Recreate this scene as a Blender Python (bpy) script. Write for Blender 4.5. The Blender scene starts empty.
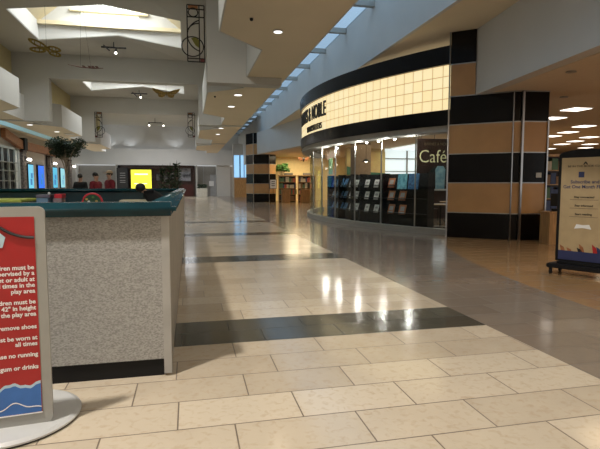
import bpy, bmesh, math, random
from mathutils import Vector, Matrix
random.seed(7)
SC = bpy.context.scene
COL = SC.collection
PI = math.pi
R = math.radians

# ---------------------------------------------------------------- camera, world, light, exposure
cam = bpy.data.cameras.new('camera'); cam_o = bpy.data.objects.new('camera', cam); COL.objects.link(cam_o)
cam.sensor_width = 36; cam.lens = 490 / 600 * 36; cam.clip_end = 300
cam_o.location = (0, 0, 1.4); cam_o.rotation_euler = (PI / 2 - R(4.72), 0, -R(12.72))
SC.camera = cam_o
SC.view_settings.view_transform = 'Standard'; SC.view_settings.look = 'None'
SC.view_settings.gamma = 1; SC.view_settings.exposure = 0.0
SC.view_settings.use_curve_mapping = False
w = bpy.data.worlds.new('sky'); SC.world = w; w.use_nodes = True
_nt = w.node_tree; _bg = _nt.nodes['Background']
_tc = _nt.nodes.new('ShaderNodeTexCoord'); _sp = _nt.nodes.new('ShaderNodeSeparateXYZ'); _nt.links.new(_tc.outputs['Generated'], _sp.inputs[0])
_mr = _nt.nodes.new('ShaderNodeMapRange'); _nt.links.new(_sp.outputs[2], _mr.inputs[0])
_mr.inputs['To Min'].default_value = 0.75; _mr.inputs['To Max'].default_value = 3.4
_nt.links.new(_mr.outputs[0], _bg.inputs[1]); _bg.inputs[0].default_value = (0.93, 0.97, 1.0, 1)   # overcast sky, brighter overhead

def light(name, kind, loc, power, col=(1, 1, 1), size=1.0, size_y=None, rot=(0, 0, 0), parent=None, spot=None, spread=None):
    l = bpy.data.lights.new(name, kind); l.energy = power; l.color = col
    if kind == 'AREA':
        l.size = size
        if size_y: l.shape = 'RECTANGLE'; l.size_y = size_y
        if spread: l.spread = spread
    else:
        l.shadow_soft_size = size
    if kind == 'SPOT': l.spot_size = spot or R(100); l.spot_blend = 0.6
    o = bpy.data.objects.new(name, l); COL.objects.link(o); o.location = loc; o.rotation_euler = rot
    if parent: o.parent = parent
    return o
WARM = (1.0, 0.80, 0.55)
light('daylight_from_skylight', 'AREA', (-2.95, 1.3, 8.0), 760, (1.0, 0.95, 0.87), 0.45)
light('daylight_from_skylight', 'AREA', (-3.6, 10.2, 9.7), 150, (1.0, 0.97, 0.93), 0.6, 3.6)
light('mall_lamps', 'AREA', (6.0, -1.0, 6.6), 170, (1.0, 0.88, 0.74), 4, 4)
for y in (22.2, 34.2):
    light('daylight_from_skylight', 'AREA', (-3.3, y, 9.9), 330, (0.95, 0.98, 1.0), 2.2, 3.0)
light('bookshop_lamps', 'AREA', (15, 9, 3.6), 130, (1, 0.86, 0.68), 9, 10)
light('bookshop_lamps', 'AREA', (15, 24, 3.6), 520, (1, 0.82, 0.55), 12, 10)
light('bookshop_lamps', 'AREA', (8.6, 37.5, 3.6), 300, (1, 0.84, 0.55), 2.5, 4)
for a in (-3, -9, -15, -21, -26):
    light('window_lamps', 'POINT', (17.5 - 12.38 * math.cos(R(a)), 18.8 + 12.38 * math.sin(R(a)), 2.6), 15, (1.0, 0.95, 0.88), 0.05)
light('entry_lamps', 'AREA', (8.2, 6.5, 3.55), 50, (1, 0.72, 0.42), 1.5, 3)
light('court_lamps', 'AREA', (-3, 50, 6.6), 560, (0.92, 0.95, 1.0), 7, 4)
light('daylight_from_skylight', 'AREA', (-10.2, 40, 6.85), 160, (0.8, 0.93, 1.0), 2.0, 18)
light('shopfront_lamps', 'AREA', (-9.9, 44, 4.4), 170, (1, 0.92, 0.82), 1.5, 14, rot=(0, R(-35), 0))

# ---------------------------------------------------------------- materials
MATS = {}
def mat(name, col, rough=0.6, metal=0.0, emit=None, es=1.0, noise=0.06, nscale=6.0, spec=0.5, alpha=None, col2=None, bump=0.0, stretch=None):
    if name in MATS: return MATS[name]
    m = bpy.data.materials.new(name); m.use_nodes = True
    nt = m.node_tree; b = nt.nodes['Principled BSDF']
    b.inputs['Roughness'].default_value = rough; b.inputs['Metallic'].default_value = metal
    b.inputs['Specular IOR Level'].default_value = spec
    g = nt.nodes.new('ShaderNodeNewGeometry'); n = nt.nodes.new('ShaderNodeTexNoise')
    n.inputs['Scale'].default_value = nscale; n.inputs['Detail'].default_value = 3
    if stretch:
        mp = nt.nodes.new('ShaderNodeMapping'); mp.inputs['Scale'].default_value = stretch
        nt.links.new(g.outputs['Position'], mp.inputs[0]); nt.links.new(mp.outputs[0], n.inputs['Vector'])
    else: nt.links.new(g.outputs['Position'], n.inputs['Vector'])
    r = nt.nodes.new('ShaderNodeValToRGB')
    c2 = col2 or tuple(c * (1 - noise * 2) for c in col)
    r.color_ramp.elements[0].color = (*c2, 1); r.color_ramp.elements[1].color = (*col, 1)
    r.color_ramp.elements[0].position = 0.35; r.color_ramp.elements[1].position = 0.62
    nt.links.new(n.outputs['Fac'], r.inputs[0]); nt.links.new(r.outputs[0], b.inputs['Base Color'])
    if emit:
        b.inputs['Emission Color'].default_value = (*emit, 1); b.inputs['Emission Strength'].default_value = es
    if alpha is not None: b.inputs['Alpha'].default_value = alpha
    if bump:
        bp = nt.nodes.new('ShaderNodeBump'); bp.inputs['Strength'].default_value = bump
        nt.links.new(n.outputs['Fac'], bp.inputs['Height']); nt.links.new(bp.outputs[0], b.inputs['Normal'])
    MATS[name] = m; return m

def N(nt, op, a, b=None, c=None):
    n = nt.nodes.new('ShaderNodeMath'); n.operation = op
    for i, v in enumerate((a, b, c)):
        if v is None: continue
        if isinstance(v, (int, float)): n.inputs[i].default_value = v
        else: nt.links.new(v, n.inputs[i])
    return n.outputs[0]
def MIX(nt, f, a, b):
    n = nt.nodes.new('ShaderNodeMix'); n.data_type = 'RGBA'
    for s, v in ((n.inputs[0], f), (n.inputs[6], a), (n.inputs[7], b)):
        if isinstance(v, (int, float)): s.default_value = v
        elif isinstance(v, tuple): s.default_value = (*v, 1)
        else: nt.links.new(v, s)
    return n.outputs[2]

def floor_material():
    m = bpy.data.materials.new('stone_paving'); m.use_nodes = True; nt = m.node_tree; b = nt.nodes['Principled BSDF']
    g = nt.nodes.new('ShaderNodeNewGeometry'); s = nt.nodes.new('ShaderNodeSeparateXYZ'); nt.links.new(g.outputs['Position'], s.inputs[0])
    x, y = s.outputs[0], s.outputs[1]
    H, W = 0.37, 0.74
    ry = N(nt, 'DIVIDE', N(nt, 'SUBTRACT', y, 4.26 - 37), H); row = N(nt, 'FLOOR', ry)
    wn = nt.nodes.new('ShaderNodeTexWhiteNoise'); wn.noise_dimensions = '1D'; nt.links.new(row, wn.inputs['W'])
    off = N(nt, 'ADD', N(nt, 'MULTIPLY', row, 0.5), N(nt, 'MULTIPLY', wn.outputs['Value'], 0.36))
    rx = N(nt, 'ADD', N(nt, 'DIVIDE', x, W), off); colm = N(nt, 'FLOOR', rx)
    dx = N(nt, 'MULTIPLY', N(nt, 'PINGPONG', rx, 0.5), W); dy = N(nt, 'MULTIPLY', N(nt, 'PINGPONG', ry, 0.5), H)
    grout = N(nt, 'LESS_THAN', N(nt, 'MINIMUM', dx, dy), 0.0045)
    cm = nt.nodes.new('ShaderNodeCombineXYZ'); nt.links.new(colm, cm.inputs[0]); nt.links.new(row, cm.inputs[1])
    w2 = nt.nodes.new('ShaderNodeTexWhiteNoise'); w2.noise_dimensions = '2D'; nt.links.new(cm.outputs[0], w2.inputs['Vector'])
    tid = w2.outputs['Value']
    def noise(sc, det=4, dist=0.0, shift=None):
        n = nt.nodes.new('ShaderNodeTexNoise'); n.inputs['Scale'].default_value = sc; n.inputs['Detail'].default_value = det
        n.inputs['Distortion'].default_value = dist
        a = nt.nodes.new('ShaderNodeVectorMath'); a.operation = 'MULTIPLY_ADD'
        nt.links.new(cm.outputs[0], a.inputs[0]); a.inputs[1].default_value = (3.7, 5.1, 0); nt.links.new(g.outputs['Position'], a.inputs[2])
        nt.links.new(a.outputs[0], n.inputs['Vector']); return n.outputs['Fac']
    n1 = noise(3.0); n2 = noise(19, 6, 0.6); n3 = noise(30, 2)
    beige = MIX(nt, tid, (0.61, 0.52, 0.40), (0.42, 0.345, 0.255))
    beige = MIX(nt, N(nt, 'MULTIPLY', n1, 0.5), beige, (0.68, 0.58, 0.44))
    spot = N(nt, 'MULTIPLY', N(nt, 'MULTIPLY', N(nt, 'MAXIMUM', N(nt, 'SUBTRACT', n2, 0.52), 0.0), 4.0), 0.45)
    beige = MIX(nt, spot, beige, (0.40, 0.27, 0.15))
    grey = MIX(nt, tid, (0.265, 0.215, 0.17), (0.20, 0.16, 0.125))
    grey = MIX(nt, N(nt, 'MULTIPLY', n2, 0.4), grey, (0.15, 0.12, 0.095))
    wood = MIX(nt, tid, (0.36, 0.21, 0.095), (0.28, 0.155, 0.065))
    wood = MIX(nt, N(nt, 'MULTIPLY', n2, 0.5), wood, (0.42, 0.27, 0.14))
    dark = MIX(nt, tid, (0.050, 0.048, 0.038), (0.085, 0.08, 0.062))
    far = N(nt, 'GREATER_THAN', y, 26.5)
    # masks
    d = N(nt, 'MAXIMUM', N(nt, 'SUBTRACT', y, 3.5), 0.0)
    edge = N(nt, 'ADD', N(nt, 'MULTIPLY', N(nt, 'MULTIPLY', d, d), 0.029), 4.4)
    edge = N(nt, 'ADD', N(nt, 'MULTIPLY', far, -500), edge)
    wm = N(nt, 'MULTIPLY', N(nt, 'GREATER_THAN', x, edge), N(nt, 'SUBTRACT', 1.0, far))
    wm2 = N(nt, 'MULTIPLY', N(nt, 'GREATER_THAN', x, 5.6), far)
    wm = N(nt, 'MAXIMUM', wm, wm2)
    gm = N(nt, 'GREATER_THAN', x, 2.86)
    bp = N(nt, 'MULTIPLY', N(nt, 'FRACT', N(nt, 'DIVIDE', N(nt, 'SUBTRACT', y, 4.26), 4.55)), 4.55)
    bm = N(nt, 'MULTIPLY', N(nt, 'LESS_THAN', bp, 0.74), N(nt, 'MULTIPLY', N(nt, 'LESS_THAN', x, 2.86), N(nt, 'MULTIPLY', N(nt, 'GREATER_THAN', y, 3.0), N(nt, 'LESS_THAN', y, 20.0))))
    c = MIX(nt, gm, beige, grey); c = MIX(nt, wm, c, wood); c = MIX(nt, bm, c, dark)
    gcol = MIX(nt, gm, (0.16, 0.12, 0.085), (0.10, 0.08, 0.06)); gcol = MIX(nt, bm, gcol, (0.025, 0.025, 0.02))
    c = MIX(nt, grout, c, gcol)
    nt.links.new(c, b.inputs['Base Color'])
    ro = N(nt, 'ADD', N(nt, 'MULTIPLY', n1, 0.12), 0.055); ro = N(nt, 'ADD', ro, N(nt, 'MULTIPLY', tid, 0.06))
    nt.links.new(N(nt, 'ADD', ro, N(nt, 'MULTIPLY', grout, 0.4)), b.inputs['Roughness'])
    return m

def lit_panel_material(cx, cy):
    m = bpy.data.materials.new('backlit_panels'); m.use_nodes = True; nt = m.node_tree; b = nt.nodes['Principled BSDF']
    g = nt.nodes.new('ShaderNodeNewGeometry'); s = nt.nodes.new('ShaderNodeSeparateXYZ'); nt.links.new(g.outputs['Position'], s.inputs[0])
    an = N(nt, 'ARCTAN2', N(nt, 'SUBTRACT', s.outputs[1], cy), N(nt, 'SUBTRACT', cx, s.outputs[0]))
    u = N(nt, 'DIVIDE', N(nt, 'MULTIPLY', an, 12.85), 0.31); v = N(nt, 'DIVIDE', N(nt, 'SUBTRACT', s.outputs[2], 3.34), 0.29)
    ln = N(nt, 'MAXIMUM', N(nt, 'LESS_THAN', N(nt, 'PINGPONG', u, 0.5), 0.035), N(nt, 'LESS_THAN', N(nt, 'PINGPONG', v, 0.5), 0.035))
    cm = nt.nodes.new('ShaderNodeCombineXYZ'); nt.links.new(N(nt, 'FLOOR', u), cm.inputs[0]); nt.links.new(N(nt, 'FLOOR', v), cm.inputs[1])
    wn = nt.nodes.new('ShaderNodeTexWhiteNoise'); nt.links.new(cm.outputs[0], wn.inputs['Vector'])
    c = MIX(nt, wn.outputs['Value'], (1.0, 0.84, 0.50), (1.0, 0.79, 0.42))
    c = MIX(nt, ln, c, (0.50, 0.33, 0.13))
    nt.links.new(c, b.inputs['Emission Color']); b.inputs['Emission Strength'].default_value = 0.95
    b.inputs['Base Color'].default_value = (0.3, 0.25, 0.15, 1); b.inputs['Roughness'].default_value = 0.3
    return m

def glass_material(name, tint=(0.92, 0.97, 0.95), refl=0.08):
    m = bpy.data.materials.new(name); m.use_nodes = True; nt = m.node_tree
    out = nt.nodes['Material Output']; nt.nodes.remove(nt.nodes['Principled BSDF'])
    t = nt.nodes.new('ShaderNodeBsdfTransparent'); t.inputs[0].default_value = (*tint, 1)
    gl = nt.nodes.new('ShaderNodeBsdfGlossy'); gl.inputs['Roughness'].default_value = 0.02
    lw = nt.nodes.new('ShaderNodeLayerWeight'); lw.inputs[0].default_value = 0.5
    mx = nt.nodes.new('ShaderNodeMixShader'); nt.links.new(N(nt, 'ADD', N(nt, 'MULTIPLY', N(nt, 'POWER', lw.outputs['Facing'], 5.0), refl * 4), 0.03), mx.inputs[0])
    nt.links.new(t.outputs[0], mx.inputs[1]); nt.links.new(gl.outputs[0], mx.inputs[2]); nt.links.new(mx.outputs[0], out.inputs[0])
    return m

M_white = mat('painted_white_plaster', (0.60, 0.60, 0.58), 0.8, noise=0.02, nscale=0.7)
M_grey = mat('painted_grey_plaster', (0.50, 0.49, 0.46), 0.8, noise=0.02, nscale=0.7)
M_tan = mat('tan_painted_ceiling', (0.76, 0.66, 0.49), 0.85, noise=0.02, nscale=0.7)
M_cream = mat('cream_beam_paint', (0.75, 0.66, 0.45), 0.7, noise=0.02)
M_olive = mat('ochre_painted_wall', (0.50, 0.43, 0.24), 0.85, noise=0.03)
M_black = mat('black_polished_panel', (0.006, 0.005, 0.005), 0.22, noise=0.1, spec=0.2)
M_blackm = mat('black_matt_metal', (0.009, 0.009, 0.010), 0.5, spec=0.25)
M_tanp = mat('tan_laminate_panel', (0.48, 0.27, 0.11), 0.30, noise=0.06, nscale=2)
M_chrome = mat('chrome_strip', (0.42, 0.41, 0.40), 0.3, 1.0, noise=0.02)
M_alu = mat('brushed_grey_aluminium', (0.42, 0.41, 0.38), 0.45, 0.6, noise=0.04, nscale=12)
M_teal = mat('teal_vinyl_padding', (0.006, 0.048, 0.064), 0.25, noise=0.15, nscale=4)
M_teald = mat('dark_teal_vinyl', (0.006, 0.034, 0.045), 0.4, noise=0.15, nscale=4)
M_speck = mat('grey_speckled_laminate', (0.42, 0.405, 0.38), 0.7, nscale=75, col2=(0.25, 0.24, 0.222), stretch=(1, 1, 1.8))
M_sidep = mat('beige_side_panel', (0.36, 0.32, 0.265), 0.5, noise=0.12, nscale=9, stretch=(1, 1, 0.3))
M_frost = mat('frosted_edge', (0.7, 0.68, 0.62), 0.4)
M_blueg = glass_material('blue_tinted_skylight_glass', (0.50, 0.60, 0.69), 0.02)
M_clear = glass_material('clear_shop_glass', (0.95, 0.98, 0.97))
M_sky2 = glass_material('clear_skylight_glass', (0.97, 0.98, 0.92), 0.02)
M_wood = mat('brown_timber', (0.34, 0.13, 0.05), 0.5, noise=0.15, nscale=3, stretch=(1, 1, 6))
M_oak = mat('light_oak_veneer', (0.50, 0.29, 0.12), 0.4, noise=0.15, nscale=3, stretch=(6, 6, 1))
M_darkwood = mat('dark_brown_wood', (0.045, 0.02, 0.014), 0.35, noise=0.2, nscale=4)
M_stone = mat('rough_stone_pillar', (0.23, 0.19, 0.16), 0.9, nscale=9, col2=(0.06, 0.05, 0.045), bump=0.6)
M_yellow = mat('pale_yellow_wall', (0.85, 0.68, 0.36), 0.8, noise=0.03)
M_green = mat('green_leaf', (0.035, 0.07, 0.03), 0.6, col2=(0.012, 0.03, 0.014), nscale=8)
M_green2 = mat('bright_green_leaf', (0.10, 0.26, 0.05), 0.6, col2=(0.05, 0.14, 0.03), nscale=8)
M_bark = mat('pale_bark', (0.35, 0.28, 0.2), 0.8, noise=0.2)
M_pot = mat('terracotta_planter', (0.28, 0.24, 0.18), 0.7)
M_lampw = mat('lit_lamp_glass', (0.9, 0.9, 0.9), 0.4, emit=(1, 0.93, 0.82), es=9)
M_lampc = mat('lit_ceiling_panel', (0.9, 0.9, 0.9), 0.4, emit=(1, 0.90, 0.78), es=2.6)
M_lampd = mat('lit_downlight_lens', (0.9, 0.9, 0.9), 0.4, emit=(1, 0.98, 0.95), es=2.0)
M_gold = mat('golden_gauze', (0.38, 0.27, 0.05), 0.5, noise=0.2, nscale=14)
M_gold2 = mat('bright_yellow_gauze', (0.62, 0.42, 0.13), 0.5, noise=0.2, nscale=14)
M_red = mat('red_print', (0.42, 0.020, 0.020), 0.35, noise=0.05)
M_blue = mat('blue_print', (0.05, 0.17, 0.50), 0.4, noise=0.1)
M_lightblue = mat('pale_blue_print', (0.5, 0.66, 0.75), 0.4)
M_paper = mat('white_lettering', (0.85, 0.84, 0.82), 0.5, noise=0.01)
M_ink = mat('black_lettering', (0.01, 0.009, 0.01), 0.5)
M_navy = mat('navy_print', (0.03, 0.04, 0.12), 0.4)
M_skin = mat('skin', (0.45, 0.26, 0.18), 0.5, noise=0.05)
M_redcloth = mat('dark_red_shirt_cloth', (0.22, 0.018, 0.03), 0.85, noise=0.2)
M_blackcloth = mat('black_cloth', (0.012, 0.012, 0.013), 0.9, noise=0.2)
M_jeans = mat('dark_blue_trouser_cloth', (0.03, 0.04, 0.07), 0.9, noise=0.2)
M_hair = mat('dark_hair', (0.012, 0.009, 0.008), 0.6, noise=0.2)
M_tancap = mat('tan_cap_cloth', (0.5, 0.38, 0.25), 0.85)
M_shoe = mat('black_shoe', (0.02, 0.02, 0.02), 0.5)

# ---------------------------------------------------------------- mesh helpers
class MB:
    def __init__(s): s.v = []; s.f = []
    def add(s, vs, fs):
        k = len(s.v); s.v += [tuple(v) for v in vs]; s.f += [tuple(i + k for i in f) for f in fs]; return s
    def box(s, a, b, rz=0, c=None):
        x0, y0, z0 = a; x1, y1, z1 = b
        vs = [(x0, y0, z0), (x1, y0, z0), (x1, y1, z0), (x0, y1, z0), (x0, y0, z1), (x1, y0, z1), (x1, y1, z1), (x0, y1, z1)]
        if rz:
            c = c or ((x0 + x1) / 2, (y0 + y1) / 2); q, t = math.cos(rz), math.sin(rz)
            vs = [(c[0] + (v[0] - c[0]) * q - (v[1] - c[1]) * t, c[1] + (v[0] - c[0]) * t + (v[1] - c[1]) * q, v[2]) for v in vs]
        return s.add(vs, [(0, 3, 2, 1), (4, 5, 6, 7), (0, 1, 5, 4), (1, 2, 6, 5), (2, 3, 7, 6), (3, 0, 4, 7)])
    def prism(s, pts, z0, z1):
        n = len(pts)
        A = sum(pts[i][0] * pts[(i + 1) % n][1] - pts[(i + 1) % n][0] * pts[i][1] for i in range(n))
        if A < 0: pts = pts[::-1]
        vs = [(p[0], p[1], z0) for p in pts] + [(p[0], p[1], z1) for p in pts]
        return s.add(vs, [tuple(range(n))[::-1], tuple(range(n, 2 * n))] + [(i, (i + 1) % n, n + (i + 1) % n, n + i) for i in range(n)])
    def wall(s, path, t, z0, z1):
        """a wall of thickness t to the right of the path"""
        for (a, b) in zip(path, path[1:]):
            d = Vector((b[0] - a[0], b[1] - a[1])); n = Vector((d.y, -d.x)).normalized() * t
            s.prism([a, b, (b[0] + n.x, b[1] + n.y), (a[0] + n.x, a[1] + n.y)], z0, z1)
        return s
    def tube(s, pts, r, n=8, cap=True):
        pts = [Vector(p) for p in pts]; rr = r if isinstance(r, (list, tuple)) else [r] * len(pts)
        rings = []; up = Vector((0, 0, 1))
        for i, p in enumerate(pts):
            d = (pts[min(i + 1, len(pts) - 1)] - pts[max(i - 1, 0)])
            if d.length < 1e-9: d = Vector((0, 0, 1))
            d.normalize(); u = up if abs(d.z) < 0.95 else Vector((1, 0, 0))
            a = d.cross(u).normalized(); b = a.cross(d)
            rings.append([p + (a * math.cos(2 * PI * k / n) + b * math.sin(2 * PI * k / n)) * rr[i] for k in range(n)])
        vs = [v for g in rings for v in g]; fs = []
        for i in range(len(pts) - 1):
            for k in range(n):
                fs.append((i * n + k, i * n + (k + 1) % n, (i + 1) * n + (k + 1) % n, (i + 1) * n + k))
        if cap: fs += [tuple(range(n)), tuple(range((len(pts) - 1) * n, len(pts) * n))[::-1]]
        return s.add(vs, fs)
    def lathe(s, prof, c=(0, 0, 0), n=24):
        vs = []; fs = []
        for r, z in prof:
            vs += [(c[0] + r * math.cos(2 * PI * k / n), c[1] + r * math.sin(2 * PI * k / n), c[2] + z) for k in range(n)]
        for i in range(len(prof) - 1):
            for k in range(n): fs.append((i * n + k, i * n + (k + 1) % n, (i + 1) * n + (k + 1) % n, (i + 1) * n + k))
        fs += [tuple(range(n))[::-1], tuple(range((len(prof) - 1) * n, len(prof) * n))]
        return s.add(vs, fs)
    def ball(s, c, r, n=10, sc=(1, 1, 1)):
        prof = [(max(0.001, math.sin(PI * i / n)) * r, -math.cos(PI * i / n) * r) for i in range(n + 1)]
        vs = []; fs = []; m = n * 2
        for rr, z in prof: vs += [(c[0] + rr * math.cos(2 * PI * k / m) * sc[0], c[1] + rr * math.sin(2 * PI * k / m) * sc[1], c[2] + z * sc[2]) for k in range(m)]
        for i in range(n):
            for k in range(m): fs.append((i * m + k, i * m + (k + 1) % m, (i + 1) * m + (k + 1) % m, (i + 1) * m + k))
        return s.add(vs, fs)
    def arc(s, cx, cy, r0, r1, a0, a1, z0, z1, n=48):
        """curved wall between radii r0<r1, angle measured at the -x side, counter-clockwise towards +y"""
        pin = []; pout = []
        for i in range(n + 1):
            a = R(a0 + (a1 - a0) * i / n)
            pin.append((cx - r0 * math.cos(a), cy + r0 * math.sin(a))); pout.append((cx - r1 * math.cos(a), cy + r1 * math.sin(a)))
        for i in range(n):
            vs = [(*pout[i], z0), (*pout[i + 1], z0), (*pin[i + 1], z0), (*pin[i], z0), (*pout[i], z1), (*pout[i + 1], z1), (*pin[i + 1], z1), (*pin[i], z1)]
            fs = [(0, 1, 2, 3), (7, 6, 5, 4), (0, 4, 5, 1), (2, 6, 7, 3)]
            if i == 0: fs.append((0, 3, 7, 4))
            if i == n - 1: fs.append((1, 5, 6, 2))
            s.add(vs, fs)
        return s
    def move(s, M): s.v = [tuple(M @ Vector(v)) for v in s.v]; return s
    def build(s, name, m=None, parent=None, smooth=False, bevel=0.0, **k):
        me = bpy.data.meshes.new(name); me.from_pydata(s.v, [], s.f)
        bm = bmesh.new(); bm.from_mesh(me); bmesh.ops.remove_doubles(bm, verts=bm.verts, dist=1e-5); bmesh.ops.recalc_face_normals(bm, faces=bm.faces)
        if bevel:
            es = [e for e in bm.edges if len(e.link_faces) == 2 and e.calc_face_angle(0) > 0.6]
            bmesh.ops.bevel(bm, geom=es, offset=bevel, segments=2, affect='EDGES', clamp_overlap=True)
        if smooth:
            for f in bm.faces: f.smooth = True
        bm.to_mesh(me); bm.free()
        if m: me.materials.append(m)
        o = bpy.data.objects.new(name, me); COL.objects.link(o)
        if parent: o.parent = parent
        return tag(o, **k)

def tag(o, label=None, cat=None, group=None, kind=None):
    if label: o['label'] = label
    if cat: o['category'] = cat
    if group: o['group'] = group
    if kind: o['kind'] = kind
    return o
def thing(name, label, cat, loc=(0, 0, 0), rz=0, group=None):
    o = bpy.data.objects.new(name, None); o.empty_display_size = 0.1; COL.objects.link(o)
    o.location = loc; o.rotation_euler = (0, 0, rz); return tag(o, label, cat, group)
def struct(name, mb, m, **k): return mb.build(name, m, kind='structure', **k)
def copy_tree(o, parent=None):
    c = o.copy(); COL.objects.link(c)
    if parent: c.parent = parent
    for ch in [x for x in list(COL.objects) if x.parent == o]: copy_tree(ch, c)
    return c
def place(o, loc, rz=0, label=None, group=None):
    o.location = loc; o.rotation_euler = (0, 0, rz)
    if label: o['label'] = label
    if group: o['group'] = group
    return o
def text_mb(s, size, align='CENTER', depth=0.003, sx=1.0, bold=0.0, space=1.0, shear=0.0):
    """text standing in the local XZ plane facing -Y"""
    cu = bpy.data.curves.new('t', 'FONT'); cu.body = s; cu.size = size; cu.align_x = align; cu.extrude = depth
    cu.offset = bold; cu.space_character = space; cu.resolution_u = 3; cu.shear = shear
    o = bpy.data.objects.new('t', cu); COL.objects.link(o)
    dg = bpy.context.evaluated_depsgraph_get(); me = bpy.data.meshes.new_from_object(o.evaluated_get(dg))
    mb = MB(); mb.v = [(v.co.x * sx, -v.co.z, v.co.y) for v in me.vertices]; mb.f = [tuple(p.vertices) for p in me.polygons]
    bpy.data.objects.remove(o); bpy.data.curves.remove(cu); bpy.data.meshes.remove(me)
    return mb

# ---------------------------------------------------------------- structure
struct('floor', MB().box((-16, -4, -0.2), (36, 60, 0)), floor_material())

NX0, NX1 = -6.6, 0.56          # open nave between the piers
SX0, SX1 = -8.85, 2.86         # outer edges of the side soffits
SZ, PZ, OZ, CZ, RZ = 4.5, 5.7, 6.55, 7.75, 8.15

def soffit_right(y0, y1, name):
    # zigzag inner edge repeated every 12 m; portals stand at 2.5, 14.5, 26.5, 38.5
    zz = []; 
    for k in range(-1, 5):
        b = 2.5 + 12 * k
        zz += [(1.8, b), (1.8, b + 1.7), (0.68, b + 2.75), (0.68, b + 7.9), (1.72, b + 9.1), (1.72, b + 12)]
    zz = [p for p in zz if y0 <= p[1] <= y1]
    return zz
zz = soffit_right(2.5, 50.5, '')
zzl = [(-6.04 - x, y) for x, y in zz]
def slab_from_edge(edge, xo, z0, z1):
    mb = MB()
    for a, b in zip(edge, edge[1:]):
        if abs(a[1] - b[1]) < 1e-6: continue
        mb.prism([a, b, (xo, b[1]), (xo, a[1])], z0, z1)
    return mb
struct('ceiling', slab_from_edge(zz, SX1, SZ + 0.01, SZ + 0.12), M_tan)
struct('ceiling', slab_from_edge(zzl, SX0, SZ + 0.01, SZ + 0.12), M_tan)
# parapets that rise from the zigzag edges
struct('wall_right', MB().wall(zz, -0.03, SZ, PZ), M_white)
struct('wall_left', MB().wall(zzl[::-1], -0.03, SZ, PZ), M_white)
# outer upper walls of the nave, above the soffits
struct('wall_right', MB().box((SX1 - 0.03, 2.5, SZ + 0.005), (SX1, 50.5, 6.85)).box((2.2, 2.5, 6.6), (2.3, 50.5, CZ)).box((2.2, 2.5, 6.6), (SX1, 50.5, 6.7)), M_white)
struct('wall_left', MB().box((SX0, 2.5, SZ + 0.005), (SX0 + 0.03, 50.5, 6.85)).box((-8.3, 2.5, PZ - 1), (-8.2, 50.5, CZ)), M_olive)

# portals
def portal(y, name, drop=0.0):
    mb = MB(); t = 0.5
    mb.box((SX0, y, SZ - drop), (NX0, y + t, OZ)); mb.box((NX1, y, SZ - drop), (SX1 - drop * 0.7, y + t, OZ)); mb.box((SX0, y, OZ), (SX1 - drop * 0.7, y + t, CZ + 0.1))
    return struct(name, mb, M_grey)
portal(14.5, 'wall_front', 0.2); portal(26.5, 'wall_middle', 0.02); portal(38.5, 'wall_rear', 0.02)

# nave ceiling with a skylight well in every bay
def bay(b, last=False):
    c = (NX0 + NX1) / 2; y0, wy0, wy1, y1 = b, b + 5.7, b + 9.7, b + 12
    wx0, wx1 = -6.35, -0.2; e0, e1 = -8.3, 2.3
    rows = [(y0, CZ), (wy0, RZ)]; rows2 = [(wy1, RZ), (y1, CZ)]
    mb = MB()
    for rs in (rows, rows2):
        pr = None
        for (y, rz) in rs:
            k = (rz - CZ) 
            cur = [(e0, y, CZ), (wx0, y, CZ), (c, y, CZ + k), (wx1, y, CZ), (e1, y, CZ)]
            if pr: 
                for i in range(4): mb.add([pr[i], pr[i + 1], cur[i + 1], cur[i]], [(0, 1, 2, 3)])
            pr = cur
    mb.add([(e0, wy0, CZ), (wx0, wy0, CZ), (wx0, wy1, CZ), (e0, wy1, CZ)], [(0, 1, 2, 3)])
    mb.add([(e1, wy0, CZ), (wx1, wy0, CZ), (wx1, wy1, CZ), (e1, wy1, CZ)], [(0, 1, 2, 3)])
    o = struct('ceiling', mb, M_grey)
    s = o.modifiers.new('thick', 'SOLIDIFY'); s.thickness = 0.06; s.offset = 0
    # well walls
    T = 8.55; mw = MB()
    for y in (wy0, wy1):
        mw.add([(wx0, y, CZ), (c, y, RZ), (wx1, y, CZ), (wx1, y, T), (c, y, T + 0.05), (wx0, y, T)], [(0, 1, 4, 5), (1, 2, 3, 4)])
    for x in (wx0, wx1): mw.add([(x, wy0, CZ), (x, wy1, CZ), (x, wy1, T), (x, wy0, T)], [(0, 1, 2, 3)])
    for y in (wy0, wy1):
        mw.add([(wx0, y, T), (-4.6, y, T), (-4.6, y, 10)], [(0, 1, 2)]); mw.add([(wx1, y, T), (-2.1, y, T), (-2.1, y, 10)], [(0, 1, 2)])
    o = struct('trim_1', mw, M_white); s = o.modifiers.new('thick', 'SOLIDIFY'); s.thickness = 0.06; s.offset = 0
    ms = MB()
    ms.add([(wx0, wy0, T), (wx0, wy1, T), (-4.6, wy1, 10), (-4.6, wy0, 10)], [(0, 1, 2, 3)])
    ms.add([(wx1, wy0, T), (wx1, wy1, T), (-2.1, wy1, 10), (-2.1, wy0, 10)], [(0, 1, 2, 3)])
    o = struct('trim_2', ms, M_cream); s = o.modifiers.new('thick', 'SOLIDIFY'); s.thickness = 0.05; s.offset = 0
    struct('trim_3', MB().box((wx0, wy1 - 0.25, T - 0.16), (wx1, wy1 - 0.03, T)).box((-5.0, wy1 - 0.2, 9.05), (-1.7, wy1 + 0.05, 9.2)), M_cream)
    struct('window_4', MB().box((-4.6, wy0, 10), (-2.1, wy1, 10.02)).box((-4.6, wy1, T), (-2.1, wy1 + 0.02, 10)).box((-4.6, wy0 - 0.02, T), (-2.1, wy0, 10)), M_sky2)
for b in (2.5, 14.5, 26.5): bay(b)
# last bay before the far wall
struct('ceiling', MB().box((-13, 39, CZ), (6, 60, CZ + 0.1)), M_grey)

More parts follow.
